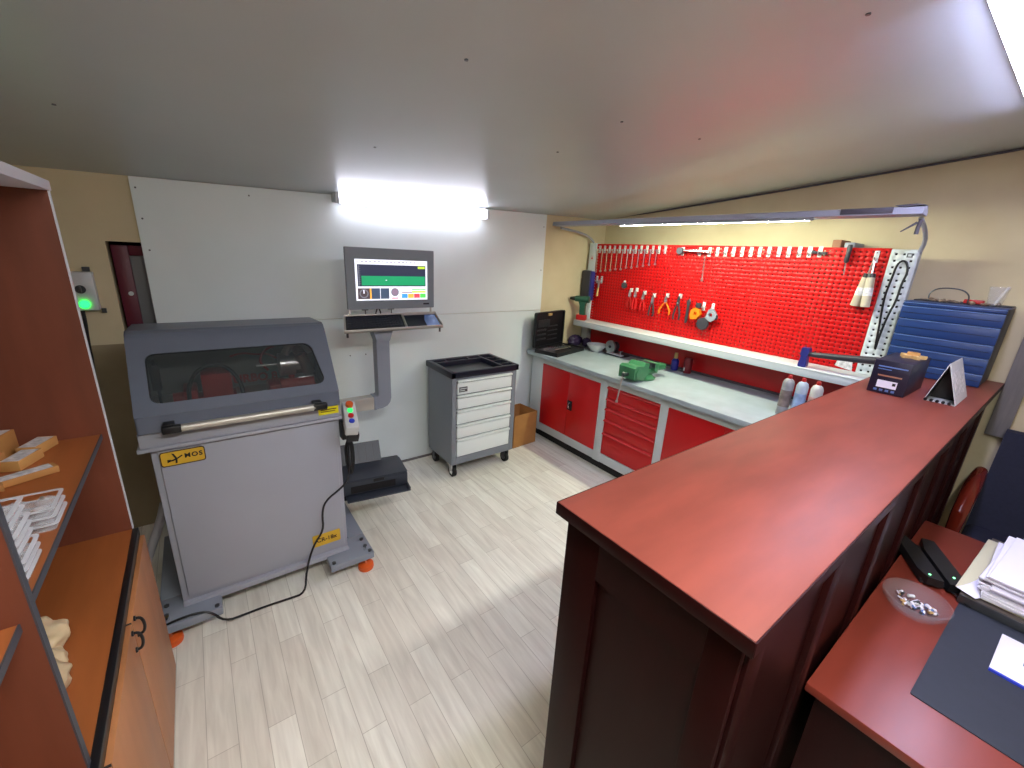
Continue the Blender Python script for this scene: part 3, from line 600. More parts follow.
MB().box(3.3995, 3.40, 3.19, 3.235, 1.815, 1.87).build('sticker', M['white'], wb)
MB().prism([(-.012, -.014), (.012, -.014), (0, .014)], .0006, (3.3990, 3.2125, 1.845), (0, -1, 0), (0, 0, 1)).build('sticker_mark', M['red'], wb)
MB().prism([(-.014, -.012), (.014, -.012), (.014, .012), (-.014, .012)], .0008, (3.4145, .70, 1.945), (0, -1, 0), (0, 0, 1), hole=[(-.008, -.006), (.008, -.006), (.008, .006), (-.008, .006)]).build('sticker', M['dsteel'], wb)
MB().prism([(-.05, -.012), (.05, -.03), (.04, .03), (-.04, .04)], .001, (3.4185, .86, 1.24), (0, -1, 0), (0, 0, 1)).build('paper_tag', M['label'], wb)

t = thing('bench_lamp', 'long grey lamp bar over the red pegboard with a lit strip', 'lamp', (2.87, 1.9, 2.10))
MB().prism([(2.845, 2.118), (2.85, 2.150), (2.90, 2.158), (2.935, 2.13), (2.93, 2.112)], 2.66, (0, 3.245, 0), (1, 0, 0), (0, 0, 1)).build('lamp_housing', M['lampgrey'], t)
ls = MB().prism([(2.860, 2.120), (2.860, 2.1012), (2.8635, 2.1006), (2.892, 2.1122), (2.892, 2.120)], 1.40, (0, 2.45, 0), (1, 0, 0), (0, 0, 1)).build('strip_holder', M['lampgrey'], t)
MB().box(2.866, 2.892, 1.07, 2.43, 2.1040, 2.1054, rot=Euler((0, math.radians(-22), 0)).to_matrix()).build('light_strip', M['ledb'], ls)
MB().box(2.841, 2.848, .70, .92, 2.124, 2.152, .001).build('dark_cover', M['lampdark'], t)
MB().prism([(.585, 2.158), (.62, 2.165), (.70, 2.160), (.66, 2.152)], .06, (2.85, 0, 0), (0, 1, 0), (0, 0, 1)).build('end_cap', M['lampdark'], t)
tag(MB().cyl((2.93, .612, 2.085), (2.90, .66, 2.04), .006, .003).tube([(2.93, .600, 2.10), (2.935, .605, 2.06), (2.935, .605, 2.03)], .009).build('spring_clip', M['lampdark'], None, (2.93, .61, 2.05)), 'small dark clip at the right end of the bench lamp bar', 'clip')

# ---------------------------------------------------------------- tools on the pegboard
PX = 3.418
def hook(y, z, label, grp, up=.055):
    t = thing('tool_hook', label, 'hook', (PX, y, z), 0, grp)
    MB().box(-.004, 0, -.013, .013, -.036, .036, .002).build('hook_plate', M['white'], t, local=True)
    MB().tube([(-.003, 0, -.012), (-.022, 0, -.016), (-.034, 0, -.012), (-.036, 0, 0)], .0045, 8, 1).build('hook_prong', M['steel'], t, local=True)
    mb = MB()
    for z_ in (-.024, .024): mb.cyl((-.0045, 0, z_), (-.003, 0, z_), .004, seg=10)
    mb.build('hook_rivet', M['dsteel'], t, local=True)
def wrench(y, z, L, label):
    t = thing('combination_wrench', label, 'wrench', (PX, y, z), 0, 'combination wrenches on the pegboard')
    k = .6+L; s = .011*k; x = -.030
    mb = MB()
    mb.prism([(-s*.42, -L+s), (s*.42, -L+s), (s*.55, -s), (-s*.55, -s)], .005, (x, 0, 0), (0, -1, 0), (0, 0, 1)).build('shaft', M['chrome'], t, local=True)
    MB().prism(circ(s*1.25, 16, 0, -L), .008, (x+.0015, 0, 0), (0, -1, 0), (0, 0, 1), hole=circ(s*.72, 12, 0, -L)).build('ring_end', M['steel'], t, local=True)
    MB().prism([(-s*.6, -s*1.3), (s*.6, -s*1.3), (s*1.5, -.1*s), (s*1.6, s*1.3), (s*.9, s*1.7), (s*.6, s*.2), (-s*.3, .2*s), (-s*.7, s*1.7), (-s*1.5, s*1.2), (-s*1.5, -.1*s)], .007, (x+.001, 0, 0), (0, -1, 0), (0, 0, 1)).build('jaw_end', M['chrome'], t, local=True)
wz = [1.709, 1.717, 1.726, 1.732, 1.746, 1.749, 1.768, 1.772, 1.784, 1.793, 1.807, 1.815]
for i in range(13):
    y = 3.128-.0641*i*1.003; z = 1.955+.001*i
    place = 'leftmost' if i == 0 else 'rightmost' if i == 12 else ORD[i] + ' from left'
    hook(y, z-.025, f'white hook, {place} in the row holding the wrenches', 'white hooks on the pegboard')
    if i < 12:
        wrench(y, z-.035, z-.035-wz[i], 'steel combination wrench, ' + ('longest and leftmost' if i == 0 else 'shortest and rightmost' if i == 11 else ORD[i] + ' from left') + ' in the hanging row')
HY = [2.171, 2.015, 1.93, 1.865, 1.797, 1.736, 1.669, 1.604, 1.541, 1.477, 1.41, 1.347, 1.279, 1.218, 1.156]
for i, y in enumerate(HY):
    y *= PX/3.4; place = 'leftmost' if i == 0 else 'rightmost' if i == 14 else ORD[i] + ' from left'
    hook(y, 1.932+.0015*i, f'white hook, {place} in the long top row right of the wrenches', 'white hooks on the pegboard')
t = thing('ratchet_handle', 'chrome ratchet lying across hooks at the top of the pegboard', 'ratchet', (PX, 2.18, 1.935))
MB().cyl((-.058, 0, 0), (-.034, 0, 0), .028).cyl((-.034, 0, 0), (-.022, 0, 0), .010, seg=8).build('ratchet_head', M['dsteel'], t, local=True)
MB().tube([(-.046, -.02, .004), (-.046, -.12, .003), (-.046, -.26, 0)], [.008, .012], 10).build('ratchet_grip', M['chrome'], t, local=True)
tag(MB().tube([(PX-.034, 1.955, 1.90), (PX-.030, 1.955, 1.86), (PX-.03, 1.948, 1.725)], .0055, 8).cyl((PX-.03, 1.948, 1.725), (PX-.03, 1.947, 1.70), .009, seg=12).build('extension_rod', M['steel'], None, (PX, 1.95, 1.8)), 'thin steel rod hanging below the ratchet on the pegboard', 'rod')
tag(MB().cyl((PX-.03, 1.20, 1.95), (PX-.03, 1.14, 1.945), .012, .006).cyl((PX-.03, 1.14, 1.945), (PX-.03, 1.11, 1.943), .009).build('rotary_bit', M['tooldark'], None, (PX, 1.16, 1.94)), 'small dark bit lying on the rightmost hook of the top row', 'bit')
hook(3.124, 1.628, 'white hook below the wrenches at the left edge, nearest the post', 'white hooks on the pegboard')
hook(3.062, 1.630, 'white hook below the wrenches holding a small wooden-handled tool', 'white hooks on the pegboard')
t = thing('small_scraper', 'small tool with a pale wooden handle hanging below the wrenches', 'scraper', (PX-.03, 3.07, 1.6))
MB().cyl((0, .003, -.05), (0, .008, -.135), .008, .011).build('handle', M['tan'], t, local=True); MB().box(-.002, .002, -.010, .012, -.05, .025, .001).build('blade', M['steel'], t, local=True)
t = thing('hanging_tool', 'small dark round tool hanging alone above the pliers', 'tool', (PX-.02, 2.745, 1.60))
MB().lathe([(0, -.012), (.026, -.012), (.030, -.006), (.030, .006), (.026, .012), (0, .012)], (0, 0, 0), 18).build('case', M['dsteel'], t, local=True).rotation_euler = (0, PI/2, .1)
MB().box(-.006, .006, -.010, .010, .028, .045, .002).build('hanger', M['white'], t, local=True)
def pliers(y, z, L, m, label, spread=.02, jaw='steel'):
    t = thing('pliers', label, 'pliers', (PX-.03, y, z), 0, 'pliers on the pegboard')
    for sg in (-1, 1): MB().tube([(0, sg*.006, -.35*L), (0, sg*(.012+spread*.4), -.55*L), (0, sg*(.01+spread), -.8*L), (0, sg*(.006+spread), -L)], [.006, .0075, .008, .0065], 8).build('handle', M[m], t, local=True)
    MB().prism([(-.004, .0), (.004, 0), (.012, -.16*L), (.014, -.3*L), (.009, -.4*L), (-.009, -.4*L), (-.014, -.3*L), (-.012, -.16*L)], .010, (.005, 0, 0), (0, -1, 0), (0, 0, 1)).build('jaws', M[jaw], t, local=True)
    MB().cyl((-.008, 0, -.29*L), (.007, 0, -.29*L), .008, seg=12).build('pivot', M['chrome'], t, local=True)
    MB().box(.006, .03, -.011, .011, -.1*L, .02, .002).build('hanging_clip', M['white'], t, local=True)
pliers(2.658, 1.56, .165, 'redp', 'red-handled pliers, leftmost in the hanging row of pliers', .010)
pliers(2.594, 1.57, .185, 'red', 'red-handled pliers right beside the leftmost pair', .010)
pliers(2.501, 1.55, .165, 'red', 'red-handled pliers, third from left, standing apart', .012)
pliers(2.392, 1.54, .19, 'tooldark', 'dark blue-handled pliers between the red and orange handled pairs', .016)
pliers(2.256, 1.55, .165, 'orangep', 'orange-handled pliers with widely spread handles on the pegboard', .045)
pliers(2.129, 1.56, .205, 'tooldark', 'black-handled pliers right of the orange-handled pair', .020, 'dsteel')
t = thing('adjustable_wrench', 'steel adjustable wrench hanging left of the orange tool', 'wrench', (PX-.03, 2.03, 1.54))
MB().prism([(-.012, 0), (.014, .005), (.018, -.03), (.010, -.05), (.014, -.17), (.006, -.20), (-.006, -.20), (-.010, -.17), (-.010, -.05), (-.018, -.025)], .009, (.005, 0, 0), (0, -1, 0), (0, 0, 1)).build('wrench_body', M['dsteel'], t, local=True)
MB().prism([(.002, .006), (.012, .012), (.020, -.01), (.012, -.022)], .011, (.006, 0, 0), (0, -1, 0), (0, 0, 1)).build('movable_jaw', M['chrome'], t, local=True)
t = thing('pipe_cutter', 'orange tool hanging at the right of the pliers row', 'cutter', (PX-.04, 1.94, 1.44))
MB().prism([(-.045, .02), (-.01, .045), (.03, .03), (.04, -.01), (.01, -.05), (-.04, -.055), (-.05, -.02)], .03, (.015, 0, 0), (0, -1, 0), (0, 0, 1), hole=[(-.012, .012), (.012, .008), (.010, -.015), (-.012, -.012)]).build('cutter_body', M['orangep'], t, local=True)
MB().box(-.012, .012, -.03, .01, .045, .085, .004).build('cutter_head', M['tooldark'], t, local=True)
t = thing('grinding_disc', 'dark grey disc-shaped tool hanging lowest, below the orange tool', 'tool', (PX-.035, 1.87, 1.36))
MB().lathe([(0, -.014), (.046, -.014), (.052, -.004), (.05, .012), (.02, .018), (0, .018)], (0, 0, 0), 22).build('disc', M['tooldark'], t, local=True).rotation_euler = (0, -PI/2, 0)
t = thing('pipe_clamp', 'pinkish grey clamp tool hanging right of the orange tool', 'clamp', (PX-.035, 1.815, 1.44))
MB().prism([(-.04, -.03), (-.02, .045), (.015, .05), (.05, .01), (.045, -.03), (.01, -.055)], .024, (.012, 0, 0), (0, -1, 0), (0, 0, 1), hole=circ(.016, 12, .004, 0)).build('clamp_body', M['mgrey'], t, local=True)
MB().tube([(0, -.045, .0), (0, -.06, -.012), (0, -.045, -.03)], .010, 8, 1).build('clamp_screw', M['tooldark'], t, local=True)
hook(1.905, 1.50, 'white hook above the orange tool', 'white hooks on the pegboard'); hook(1.825, 1.498, 'white hook above the pinkish grey clamp', 'white hooks on the pegboard')
t = thing('screwdriver', 'dark-handled screwdriver hanging at the upper right of the pegboard', 'screwdriver', (PX-.03, .995, 2.0))
MB().lathe([(0, 0), (.012, 0), (.015, -.02), (.013, -.06), (.015, -.10), (.008, -.112), (0, -.112)], (0, 0, 0), 14).build('handle', M['tooldark'], t, local=True)
MB().cyl((0, 0, -.11), (0, -.006, -.185), .0035, seg=10).build('shaft', M['steel'], t, local=True)
hook(.856, 1.932, 'white hook at the upper right holding two white-handled tools', 'white hooks on the pegboard', 0)
for dy0, y1, lab in ((0, .888, 'white-handled tool hanging at pegboard right, tilted left one'), (-.006, .826, 'white-handled tool hanging at pegboard right, upright right one')):
    a = Vector((PX-.03, .856+dy0, 1.905)); b_ = Vector((PX-.062 if dy0 else PX-.028, y1, 1.63)); d = b_-a
    t = thing('soldering_iron' if 0 else 'brush_tool', lab, 'tool', a, 0, 'white handled tools')
    MB().cyl((0, 0, 0), d*.28, .005, seg=10).build('shank', M['steel'], t, local=True)
    MB().cyl(d*.27, d*.36, .020, .022, seg=16).build('collar', M['black'], t, local=True)
    MB().cyl(d*.36, d, .022, .025, seg=18).build('handle', M['cream'], t, local=True)
    MB().cyl(d*.58, d*.76, .0242, .0246, seg=18, caps=False).build('printed_label', M['label'], t, local=True)
tag(MB().tube([(3.40, .742, 1.90), (3.40, .72, 1.915), (3.40, .70, 1.905), (3.40, .683, 1.852), (3.40, .696, 1.776), (3.40, .694, 1.687), (3.40, .712, 1.595), (3.40, .722, 1.469), (3.40, .722, 1.36), (3.40, .728, 1.42), (3.40, .737, 1.52), (3.40, .748, 1.62), (3.40, .755, 1.711), (3.40, .748, 1.801)], .006, smooth=2, closed=True).build('wire_loop', M['black'], None, (3.40, .72, 1.6)), 'black wire loop hanging on the perforated right post', 'wire')
tag(MB().box(3.475, 3.658, 1.075, 1.125, 1.94, 2.035, .004).build('wooden_block', M['brick'], None, (3.5, 1.1, 1.93)), 'brown block sticking up behind the pegboard top', 'block')
tag(MB().box(3.475, 3.658, 1.0, 1.055, 1.94, 2.018, .004).build('plastic_block', M['mgrey'], None, (3.5, 1.03, 1.93)), 'pale grey block sticking up behind the screwdriver', 'block')
t = thing('tool_pouch', 'dark grey tool pouch with a blue side hanging on left post', 'pouch', (3.36, 3.2, 1.40))
MB().box(3.34, 3.398, 3.165, 3.285, 1.405, 1.715, .018).build('pouch_front', M['dsteel'] if 0 else M['tooldark'], t)
MB().box(3.345, 3.40, 3.138, 3.164, 1.41, 1.71, .006).build('pouch_side', M['bluehead'], t)

# on the shelf
t = thing('cordless_drill', 'green and black cordless drill standing at the left shelf end', 'drill', (3.245, 3.12, 1.2115), math.radians(115))
MB().box(-.04, .06, -.034, .034, 0, .055, .006).build('battery', M['redp'], t, local=True)
MB().prism([(-.025, .055), (.03, .055), (.035, .15), (.05, .19), (-.03, .19), (-.02, .14)], .042, (0, .021, 0), (1, 0, 0), (0, 0, 1)).build('grip', M['dgreen'], t, local=True)
MB().cyl((-.06, 0, .215), (.09, 0, .215), .034, .030).build('motor_housing', M['dgreen'], t, local=True)
MB().cyl((.09, 0, .215), (.15, 0, .215), .026, .014).build('chuck', M['black'], t, local=True)
MB().box(.034, .044, -.008, .008, .15, .18, .003).build('trigger', M['black'], t, local=True)
t = thing('hammer', 'blue-headed sledge hammer with its head on the shelf', 'hammer', (3.22, 1.03, 1.2115))
MB().prism([(-.023, .006), (-.017, 0), (.017, 0), (.023, .006), (.022, .04), (.018, .065), (.022, .09), (.023, .124), (.017, .130), (-.017, .130), (-.023, .124), (-.022, .09), (-.018, .065), (-.022, .04)], .046, (-.023, 0, 0), (0, 1, 0), (0, 0, 1)).build('hammer_head', M['bluehead'], t, local=True)
MB().tube([(0, .028, .086), (0, -.08, .094), (0, -.25, .110), (0, -.43, .130)], [.016, .018, .021, .025], 12).build('handle', M['tooldark'], t, local=True)

# on the worktop
t = thing('tool_case', 'open black tool case with sockets on the workbench left end', 'tool case', (2.618, 3.115, .9205), math.radians(14))
cw, cd = .50, .27
mb = MB().box(0, cw, -cd, 0, 0, .008).box(0, cw, -cd, -cd+.01, 0, .036, .003).box(0, cw, -.01, 0, 0, .036, .003).box(0, .01, -cd, 0, 0, .036, .003).box(cw-.01, cw, -cd, 0, 0, .036, .003).box(.01, cw-.01, -cd+.01, -.01, .008, .024)
mb.build('case_base', M['black'], t, local=True)
lr = Euler((math.radians(-7), 0, 0)).to_matrix()
lid = MB().prism(rrect(0, cw, 0, .35, .02), .012, (0, .030, .036), (1, 0, 0), (0, 0, 1)).prism(rrect(0, cw, 0, .35, .02), .022, (0, .018, .036), (1, 0, 0), (0, 0, 1), hole=rrect(.012, cw-.012, .012, .338, .012)).build('case_lid', M['black'], t, local=True)
mb = MB()
for k in range(9): mb.box(.05+k*.022, .062+k*.022, .004, .018, .24, .31, .002)
for k in range(3): mb.box(.04, .19, .006, .018, .20-k*.045, .215-k*.045, .003)
for k in range(4): mb.box(.22, .39, .006, .018, .23-k*.045, .24-k*.045, .003)
mb.build('lid_moulding', M['dsteel'], lid, local=True)
MB().box(.20, .26, -.006, .012, .345, .37, .004).build('lid_handle', M['tan'], lid, local=True)
mb = MB()
for k in range(8): mb.cyl((.13+k*.032, -.09-.008*(k % 3), .024), (.13+k*.032, -.09-.008*(k % 3), .05), .011+.002*(k % 3), seg=12)
for k in range(8): mb.cyl((.10+k*.033, -.05, .024), (.10+k*.033, -.05, .042), .009, seg=10)
mb.cyl((.12, -.16, .034), (.33, -.18, .034), .009, seg=10).cyl((.33, -.18, .034), (.36, -.183, .034), .015, seg=14)
s = mb.build('sockets', M['chrome'], t, local=True); s['kind'] = 'stuff'
tag(MB().blob((3.22, 3.17, .985), .075, .12, 2.3, 4, (1.2, .75, .8), 4).blob((3.32, 3.09, .972), .055, .12, 2.3, 4, (1, .9, .85), 8).build('bundle_bag', M['purple'], None, (3.28, 3.14, .92), angle=3), 'crumpled dark purple bag under the shelf beside the tool case', 'bag')
t = thing('metal_bowl', 'shallow white metal bowl at the back of the workbench', 'bowl', (3.27, 2.90, .9205))
MB().lathe([(0, 0), (.05, 0), (.058, .006), (.095, .055), (.102, .072), (.098, .073), (.09, .057), (.052, .010), (0, .008)], (0, 0, 0), 32).build('bowl_shell', M['white'], t, local=True)
t = thing('bench_grinder', 'small grinding motor with a steel disc on a flat base', 'grinder', (3.33, 2.70, .9205))
MB().box(-.06, .07, -.13, .09, 0, .012, .003).build('base_plate', M['black'], t, local=True)
MB().box(-.07, -.02, -.13, .06, .012, .022, .002).build('front_tray', M['white'], t, local=True)
MB().cyl((-.035, .045, .075), (-.015, .045, .075), .062, seg=28).build('wheel', M['steel'], t, local=True)
MB().cyl((-.042, .045, .075), (-.034, .045, .075), .014, seg=14).cyl((-.015, .045, .075), (.06, .045, .075), .045, seg=20).box(0, .05, .0, .08, .012, .05, .004).build('motor', M['tooldark'], t, local=True)
MB().tube([(-.05, -.10, .022), (-.045, -.105, .055), (-.02, -.11, .058)], .006).build('lever', M['steel'], t, local=True)
t = thing('bench_vise', 'green bench vise bolted on the workbench edge', 'vise', (2.86, 1.99, .9205))
MB().lathe([(0, 0), (.075, 0), (.078, .012), (.06, .022), (.05, .045), (0, .045)], (.0, 0, 0), 24, 1.3, 1).build('swivel_base', M['green'], t, local=True)
MB().box(-.10, .12, -.042, .042, .04, .085, .012).box(.02, .075, -.075, .075, .07, .140, .012).box(.10, .24, -.035, .035, .055, .105, .015).build('rear_body', M['green'], t, local=True)
MB().prism([(-.225, .030), (-.10, .015), (-.055, .06), (-.045, .145), (-.09, .150), (-.12, .125), (-.20, .135), (-.228, .12)], .15, (0, .085, 0), (1, 0, 0), (0, 0, 1)).build('front_jaw', M['green'], t, local=True)
MB().cyl((-.165, -.066, .075), (-.165, -.072, .075), .042, seg=22).build('jaw_boss', M['green'], t, local=True)
MB().box(-.046, -.038, -.075, .075, .105, .15, .001).box(.012, .02, -.075, .075, .10, .14, .001).build('jaw_plates', M['dsteel'], t, local=True)
MB().cyl((-.28, 0, .065), (-.225, 0, .065), .014, seg=14).build('screw_head', M['dsteel'], t, local=True)
MB().cyl((-.262, .012, .07), (-.275, .03, -.155), .006, seg=10).cyl((-.275, .03, -.155), (-.276, .031, -.17), .010, seg=10).cyl((-.262, .010, .07), (-.2615, .008, .082), .010, seg=10).build('tommy_bar', M['alu'], t, local=True)
t = thing('spray_bottle', 'small blue bottle with a cream cap under the shelf', 'bottle', (3.36, 2.045, .9205))
MB().lathe([(0, 0), (.03, 0), (.032, .01), (.032, .085), (.018, .105), (0, .105)], (0, 0, 0)).build('bottle_body', M['bottleb'], t, local=True); MB().lathe([(0, .105), (.015, .105), (.017, .12), (.014, .155), (0, .157)], (0, 0, 0)).build('cap', M['tan'], t, local=True)
t = thing('drink_can', 'dark red can standing behind a white bottle under the shelf', 'can', (3.37, 1.925, .9205))
MB().lathe([(0, 0), (.030, 0), (.034, .008), (.034, .115), (.027, .13), (0, .13)], (0, 0, 0)).build('can_body', M['maroonc'], t, local=True); MB().cyl((-.030, .012, .02), (-.030, .012, .05), .008).build('can_label', M['white'], t, local=True)
for i, (y, m_, lab) in enumerate(((1.005, 'spray1', 'grey printed spray can, leftmost of three at the counter edge'), (.925, 'spray2', 'bluish white spray can between two others at the counter edge'), (.845, 'spray3', 'white spray can with red print, rightmost of three'))):
    t = thing('spray_can', lab, 'spray can', (2.985, y, .9205), 0, 'spray cans at the counter edge')
    MB().lathe([(0, 0), (.031, 0), (.033, .006), (.033, .215), (.026, .235), (.013, .245), (0, .246)], (0, 0, 0)).build('can_body', M[m_], t, local=True)
    MB().cyl((0, 0, .06), (0, 0, .17), .0334, seg=24, caps=False).build('can_label', M[('spraylab1', 'spraylab2', 'spraylab3')[i]], t, local=True)
    MB().lathe([(0, .246), (.012, .246), (.012, .262), (.008, .268), (0, .268)], (0, 0, 0), 16).build('nozzle', M['redp'], t, local=True)

# ---------------------------------------------------------------- counter
t = thing('counter', 'high cherry red wooden counter with dark panelled sides', 'counter', (2.1, .39, 0))
ct = MB().box(.622, 3.60, .165, .617, 1.249, 1.28, .002).build('counter_top', M['cherry'], t)
MB().box(.6195, .622, .163, .619, 1.248, 1.279, .001).box(.622, 3.60, .1625, .165, 1.248, 1.279).box(.622, 3.60, .617, .6195, 1.248, 1.279).build('edge_band', M['mahog_shade'], ct)  # dark bands added to paint the shade on the edges of the top
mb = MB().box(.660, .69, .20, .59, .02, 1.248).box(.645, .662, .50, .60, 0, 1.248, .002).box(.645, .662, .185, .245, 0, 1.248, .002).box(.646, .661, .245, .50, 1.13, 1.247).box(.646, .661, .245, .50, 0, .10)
mb.build('end_panel', M['mahog_shade'], t)
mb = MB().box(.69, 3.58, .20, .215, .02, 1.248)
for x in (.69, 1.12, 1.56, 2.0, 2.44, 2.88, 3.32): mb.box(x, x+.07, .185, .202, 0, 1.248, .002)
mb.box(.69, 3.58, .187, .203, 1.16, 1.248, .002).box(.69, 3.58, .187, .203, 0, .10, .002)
mb.build('rear_panel', M['mahog_shade'], t)
MB().box(.69, 3.58, .575, .59, .02, 1.248).build('front_panel', M['mahog_shade'], t)
t = thing('parts_cabinet', 'blue small-parts drawer cabinet standing at the counter end', 'drawer cabinet', (3.43, .43, 1.2805))
MB().box(3.285, 3.62, .232, .632, 1.2805, 1.690, .004).box(3.45, 3.62, .235, .628, 1.69, 1.700, .002).build('cabinet_body', M['navy'], t)
zs = [1.282, 1.350, 1.435, 1.507, 1.597, 1.668, 1.690]
for i in range(6):
    d = MB().box(3.262, 3.285, .230, .634, zs[i]+.002, zs[i+1]-.006, .003).build('drawer', M['blue'], t)
    MB().box(3.258, 3.285, .232, .632, zs[i+1]-.006, zs[i+1]-.002, .001).build('drawer_lip', M['bluel'], d)
    if i < 5: MB().box(3.2605, 3.2622, .24, .625, (zs[i]+zs[i+1])/2-.002, (zs[i]+zs[i+1])/2+.001).build('drawer_groove', M['navy'], d)
MB().box(3.262, 3.62, .230, .634, 1.690, 1.694, .001).build('cabinet_top', M['blue'], t)
tag(MB().tube([(3.42, .56, 1.70), (3.42, .565, 1.745), (3.42, .53, 1.775), (3.42, .44, 1.775), (3.42, .40, 1.745), (3.42, .40, 1.70)], .0035, 8, 2).build('bent_wire', M['dsteel'], None, (3.42, .48, 1.70)), 'thin bent wire arch standing on the blue drawer cabinet', 'wire')
t = thing('plastic_cup', 'clear plastic cup on the blue drawer cabinet', 'cup', (3.42, .30, 1.7005))
MB().lathe([(0, 0), (.028, 0), (.040, .095), (.042, .097), (.038, .097), (.027, .004), (0, .004)], (0, 0, 0), 24).build('cup_shell', M['glass'], t, local=True)
MB().cyl((.0, .0, .006), (.012, -.03, .10), .006, seg=8).build('stirrer', M['clear'], t, local=True)
mb = MB()
for k in range(26): mb.blob((random.uniform(3.31, 3.40), random.uniform(.27, .55), 1.701+random.uniform(.004, .012)), random.uniform(.007, .015), .3, 3, 1, (1.4, 1, .6), k)
o = tag(mb.build('loose_parts', M['bits'], None, (3.36, .4, 1.70)), 'scatter of small metal parts on the blue drawer cabinet', 'parts'); o['kind'] = 'stuff'
tag(MB().box(3.44, 3.47, .34, .42, 1.7005, 1.722, .004).build('red_stick', M['redp'], None, (3.45, .38, 1.70)), 'flat red stick beside the clear cup on the blue cabinet', 'stick')
t = thing('black_carton', 'dark violet packing box with a white label on the counter', 'box', (2.78, .47, 1.2805))
MB().box(2.607, 2.95, .400, .541, 1.2805, 1.440, .004).build('box_body', M['purplebox'], t)
f = MB().box(2.6055, 2.607, .435, .51, 1.310, 1.345).build('white_label', M['paper'], t)
MB().box(2.6050, 2.6055, .44, .452, 1.325, 1.338).build('label_mark', M['ink'], f)
MB().box(2.6060, 2.607, .413, .522, 1.408, 1.414).box(2.6060, 2.607, .47, .522, 1.396, 1.400).build('title_lines', M['bluel'], t)
MB().box(2.6060, 2.607, .425, .515, 1.364, 1.371).build('red_line', M['brick'], t)
mb = MB()
for k in range(4): mb.box(2.6060, 2.607, .437+k*.022, .450+k*.022, 1.292, 1.302)
mb.build('symbols', M['bluel'], t)
MB().box(2.70, 2.705, .50, .53, 1.440, 1.442).build('tape', M['bluel'], t) if 0 else None
t = thing('tan_knob', 'tan star-shaped plastic knob lying on the dark box', 'knob', (2.83, .45, 1.4405))
lob = []
for k in range(40):
    a = 2*PI*k/40; r = .040+.014*math.cos(5*a); lob.append((r*math.cos(a), r*math.sin(a)))
MB().prism(lob, .016, (0, 0, 0), hole=circ(.014, 14)).build('knob_body', M['tan'], t, local=True)
MB().lathe([(.014, .0), (.026, .0), (.024, .028), (.015, .028)], (0, 0, 0), 18).build('knob_hub', M['cardlt'], t, local=True)
t = thing('desk_calendar', 'white folded desk calendar standing like a tent on the counter', 'calendar', (2.82, .29, 1.2805))
x0, x1 = 2.675, 2.96
A_, Bb, Cc = (.342, 1.2825), (.236, 1.2825), (.298, 1.462)
def leaf(p, q, name, m, th=.003):
    d = Vector((0, q[0]-p[0], q[1]-p[1])).normalized(); L = math.hypot(q[0]-p[0], q[1]-p[1])
    return MB().prism([(x0, 0), (x1, 0), (x1, L), (x0, L)], th, (0, p[0], p[1]), (1, 0, 0), d).build(name, M[m], t)
leaf(A_, Cc, 'back_leaf', 'white'); l = leaf(Bb, Cc, 'front_leaf', 'white'); leaf(A_, Bb, 'base_leaf', 'white', .002)
d = Vector((0, Cc[0]-Bb[0], Cc[1]-Bb[1])).normalized(); n = Vector((1, 0, 0)).cross(d)
MB().prism([(x0+.03, .035), (x1-.03, .035), (x1-.03, .145), (x0+.03, .145)], .0015, Vector((0, Bb[0], Bb[1]))+n*.0031, (1, 0, 0), d).build('date_page', M['label'], l)
d = Vector((0, Cc[0]-A_[0], Cc[1]-A_[1])).normalized(); n = Vector((1, 0, 0)).cross(d)
MB().prism([(x0+.001, .004), (x1-.002, .004), (x1-.002, .172), (x0+.001, .172)], .0012, Vector((0, A_[0], A_[1]))+n*.0034, (1, 0, 0), d).build('inner_lining', M['ink'], t)
MB().prism([(A_[0]-.004, A_[1]+.001), (Bb[0]+.004, Bb[1]+.001), (Cc[0], Cc[1]-.008)], .002, (x0+.10, 0, 0), (0, 1, 0), (0, 0, 1)).build('inner_board', M['ink'], t)
mb = MB()
for k in range(5): mb.cyl((x0-.006, .335-k*.020, 1.287), (x0+.006, .335-k*.020, 1.287), .0065, seg=10)
mb.build('wire_binding', M['black'], t)

# ---------------------------------------------------------------- desk
t = thing('desk', 'cherry red office desk tucked behind the high counter', 'desk', (1.9, -.3, 0))
MB().box(1.206, 2.593, -.78, .184, .722, .75, .004).build('desk_top', M['desk'], t)
MB().box(1.24, 1.265, -.75, .16, 0, .722).build('side_panel', M['mahog_shade'], t); MB().box(2.53, 2.555, -.75, .16, 0, .722).build('side_panel', M['mahog_shade'], t)
MB().box(1.265, 2.53, .12, .138, .2, .722).build('modesty_panel', M['mahog_shade'], t)
o = tag(MB().prism(rrect(0, .95, -.46, 0, .006, 3), .003, (0, 0, 0)).build('desk_pad', M['padm'], None, (1.411, .008, .7502), local=True), 'dark grey leather desk pad on the cherry red desk', 'desk pad'); o.rotation_euler = (0, 0, math.radians(-1.5))
t = thing('modem', 'black plastic device with two green lights on the desk', 'modem', (2.15, .108, .7502), math.radians(29))
MB().box(-.13, .13, -.062, .062, .0, .018, .006).build('base_case', M['black'], t, local=True)
MB().prism([(-.155, -.006), (-.15, -.05), (-.11, -.066), (.145, -.068), (.150, -.03), (.06, -.008)], .030, (0, 0, .012)).build('near_slab', M['black'], t, local=True)
MB().prism([(-.15, .008), (.06, .006), (.145, .03), (.17, .062), (-.10, .066), (-.145, .05)], .030, (0, 0, .012)).build('far_slab', M['black'], t, local=True)
for x, y in ((-.105, -.035), (-.125, .04)): MB().cyl((x, y, .042), (x, y, .0435), .0035, seg=10).build('status_light', M['tinyled'], t, local=True)
MB().tube([(-.15, -.02, .012), (-.19, -.03, .012), (-.21, -.045, .006), (-.20, -.055, .006)], .003, 6, 2).build('cord', M['black'], t, local=True)
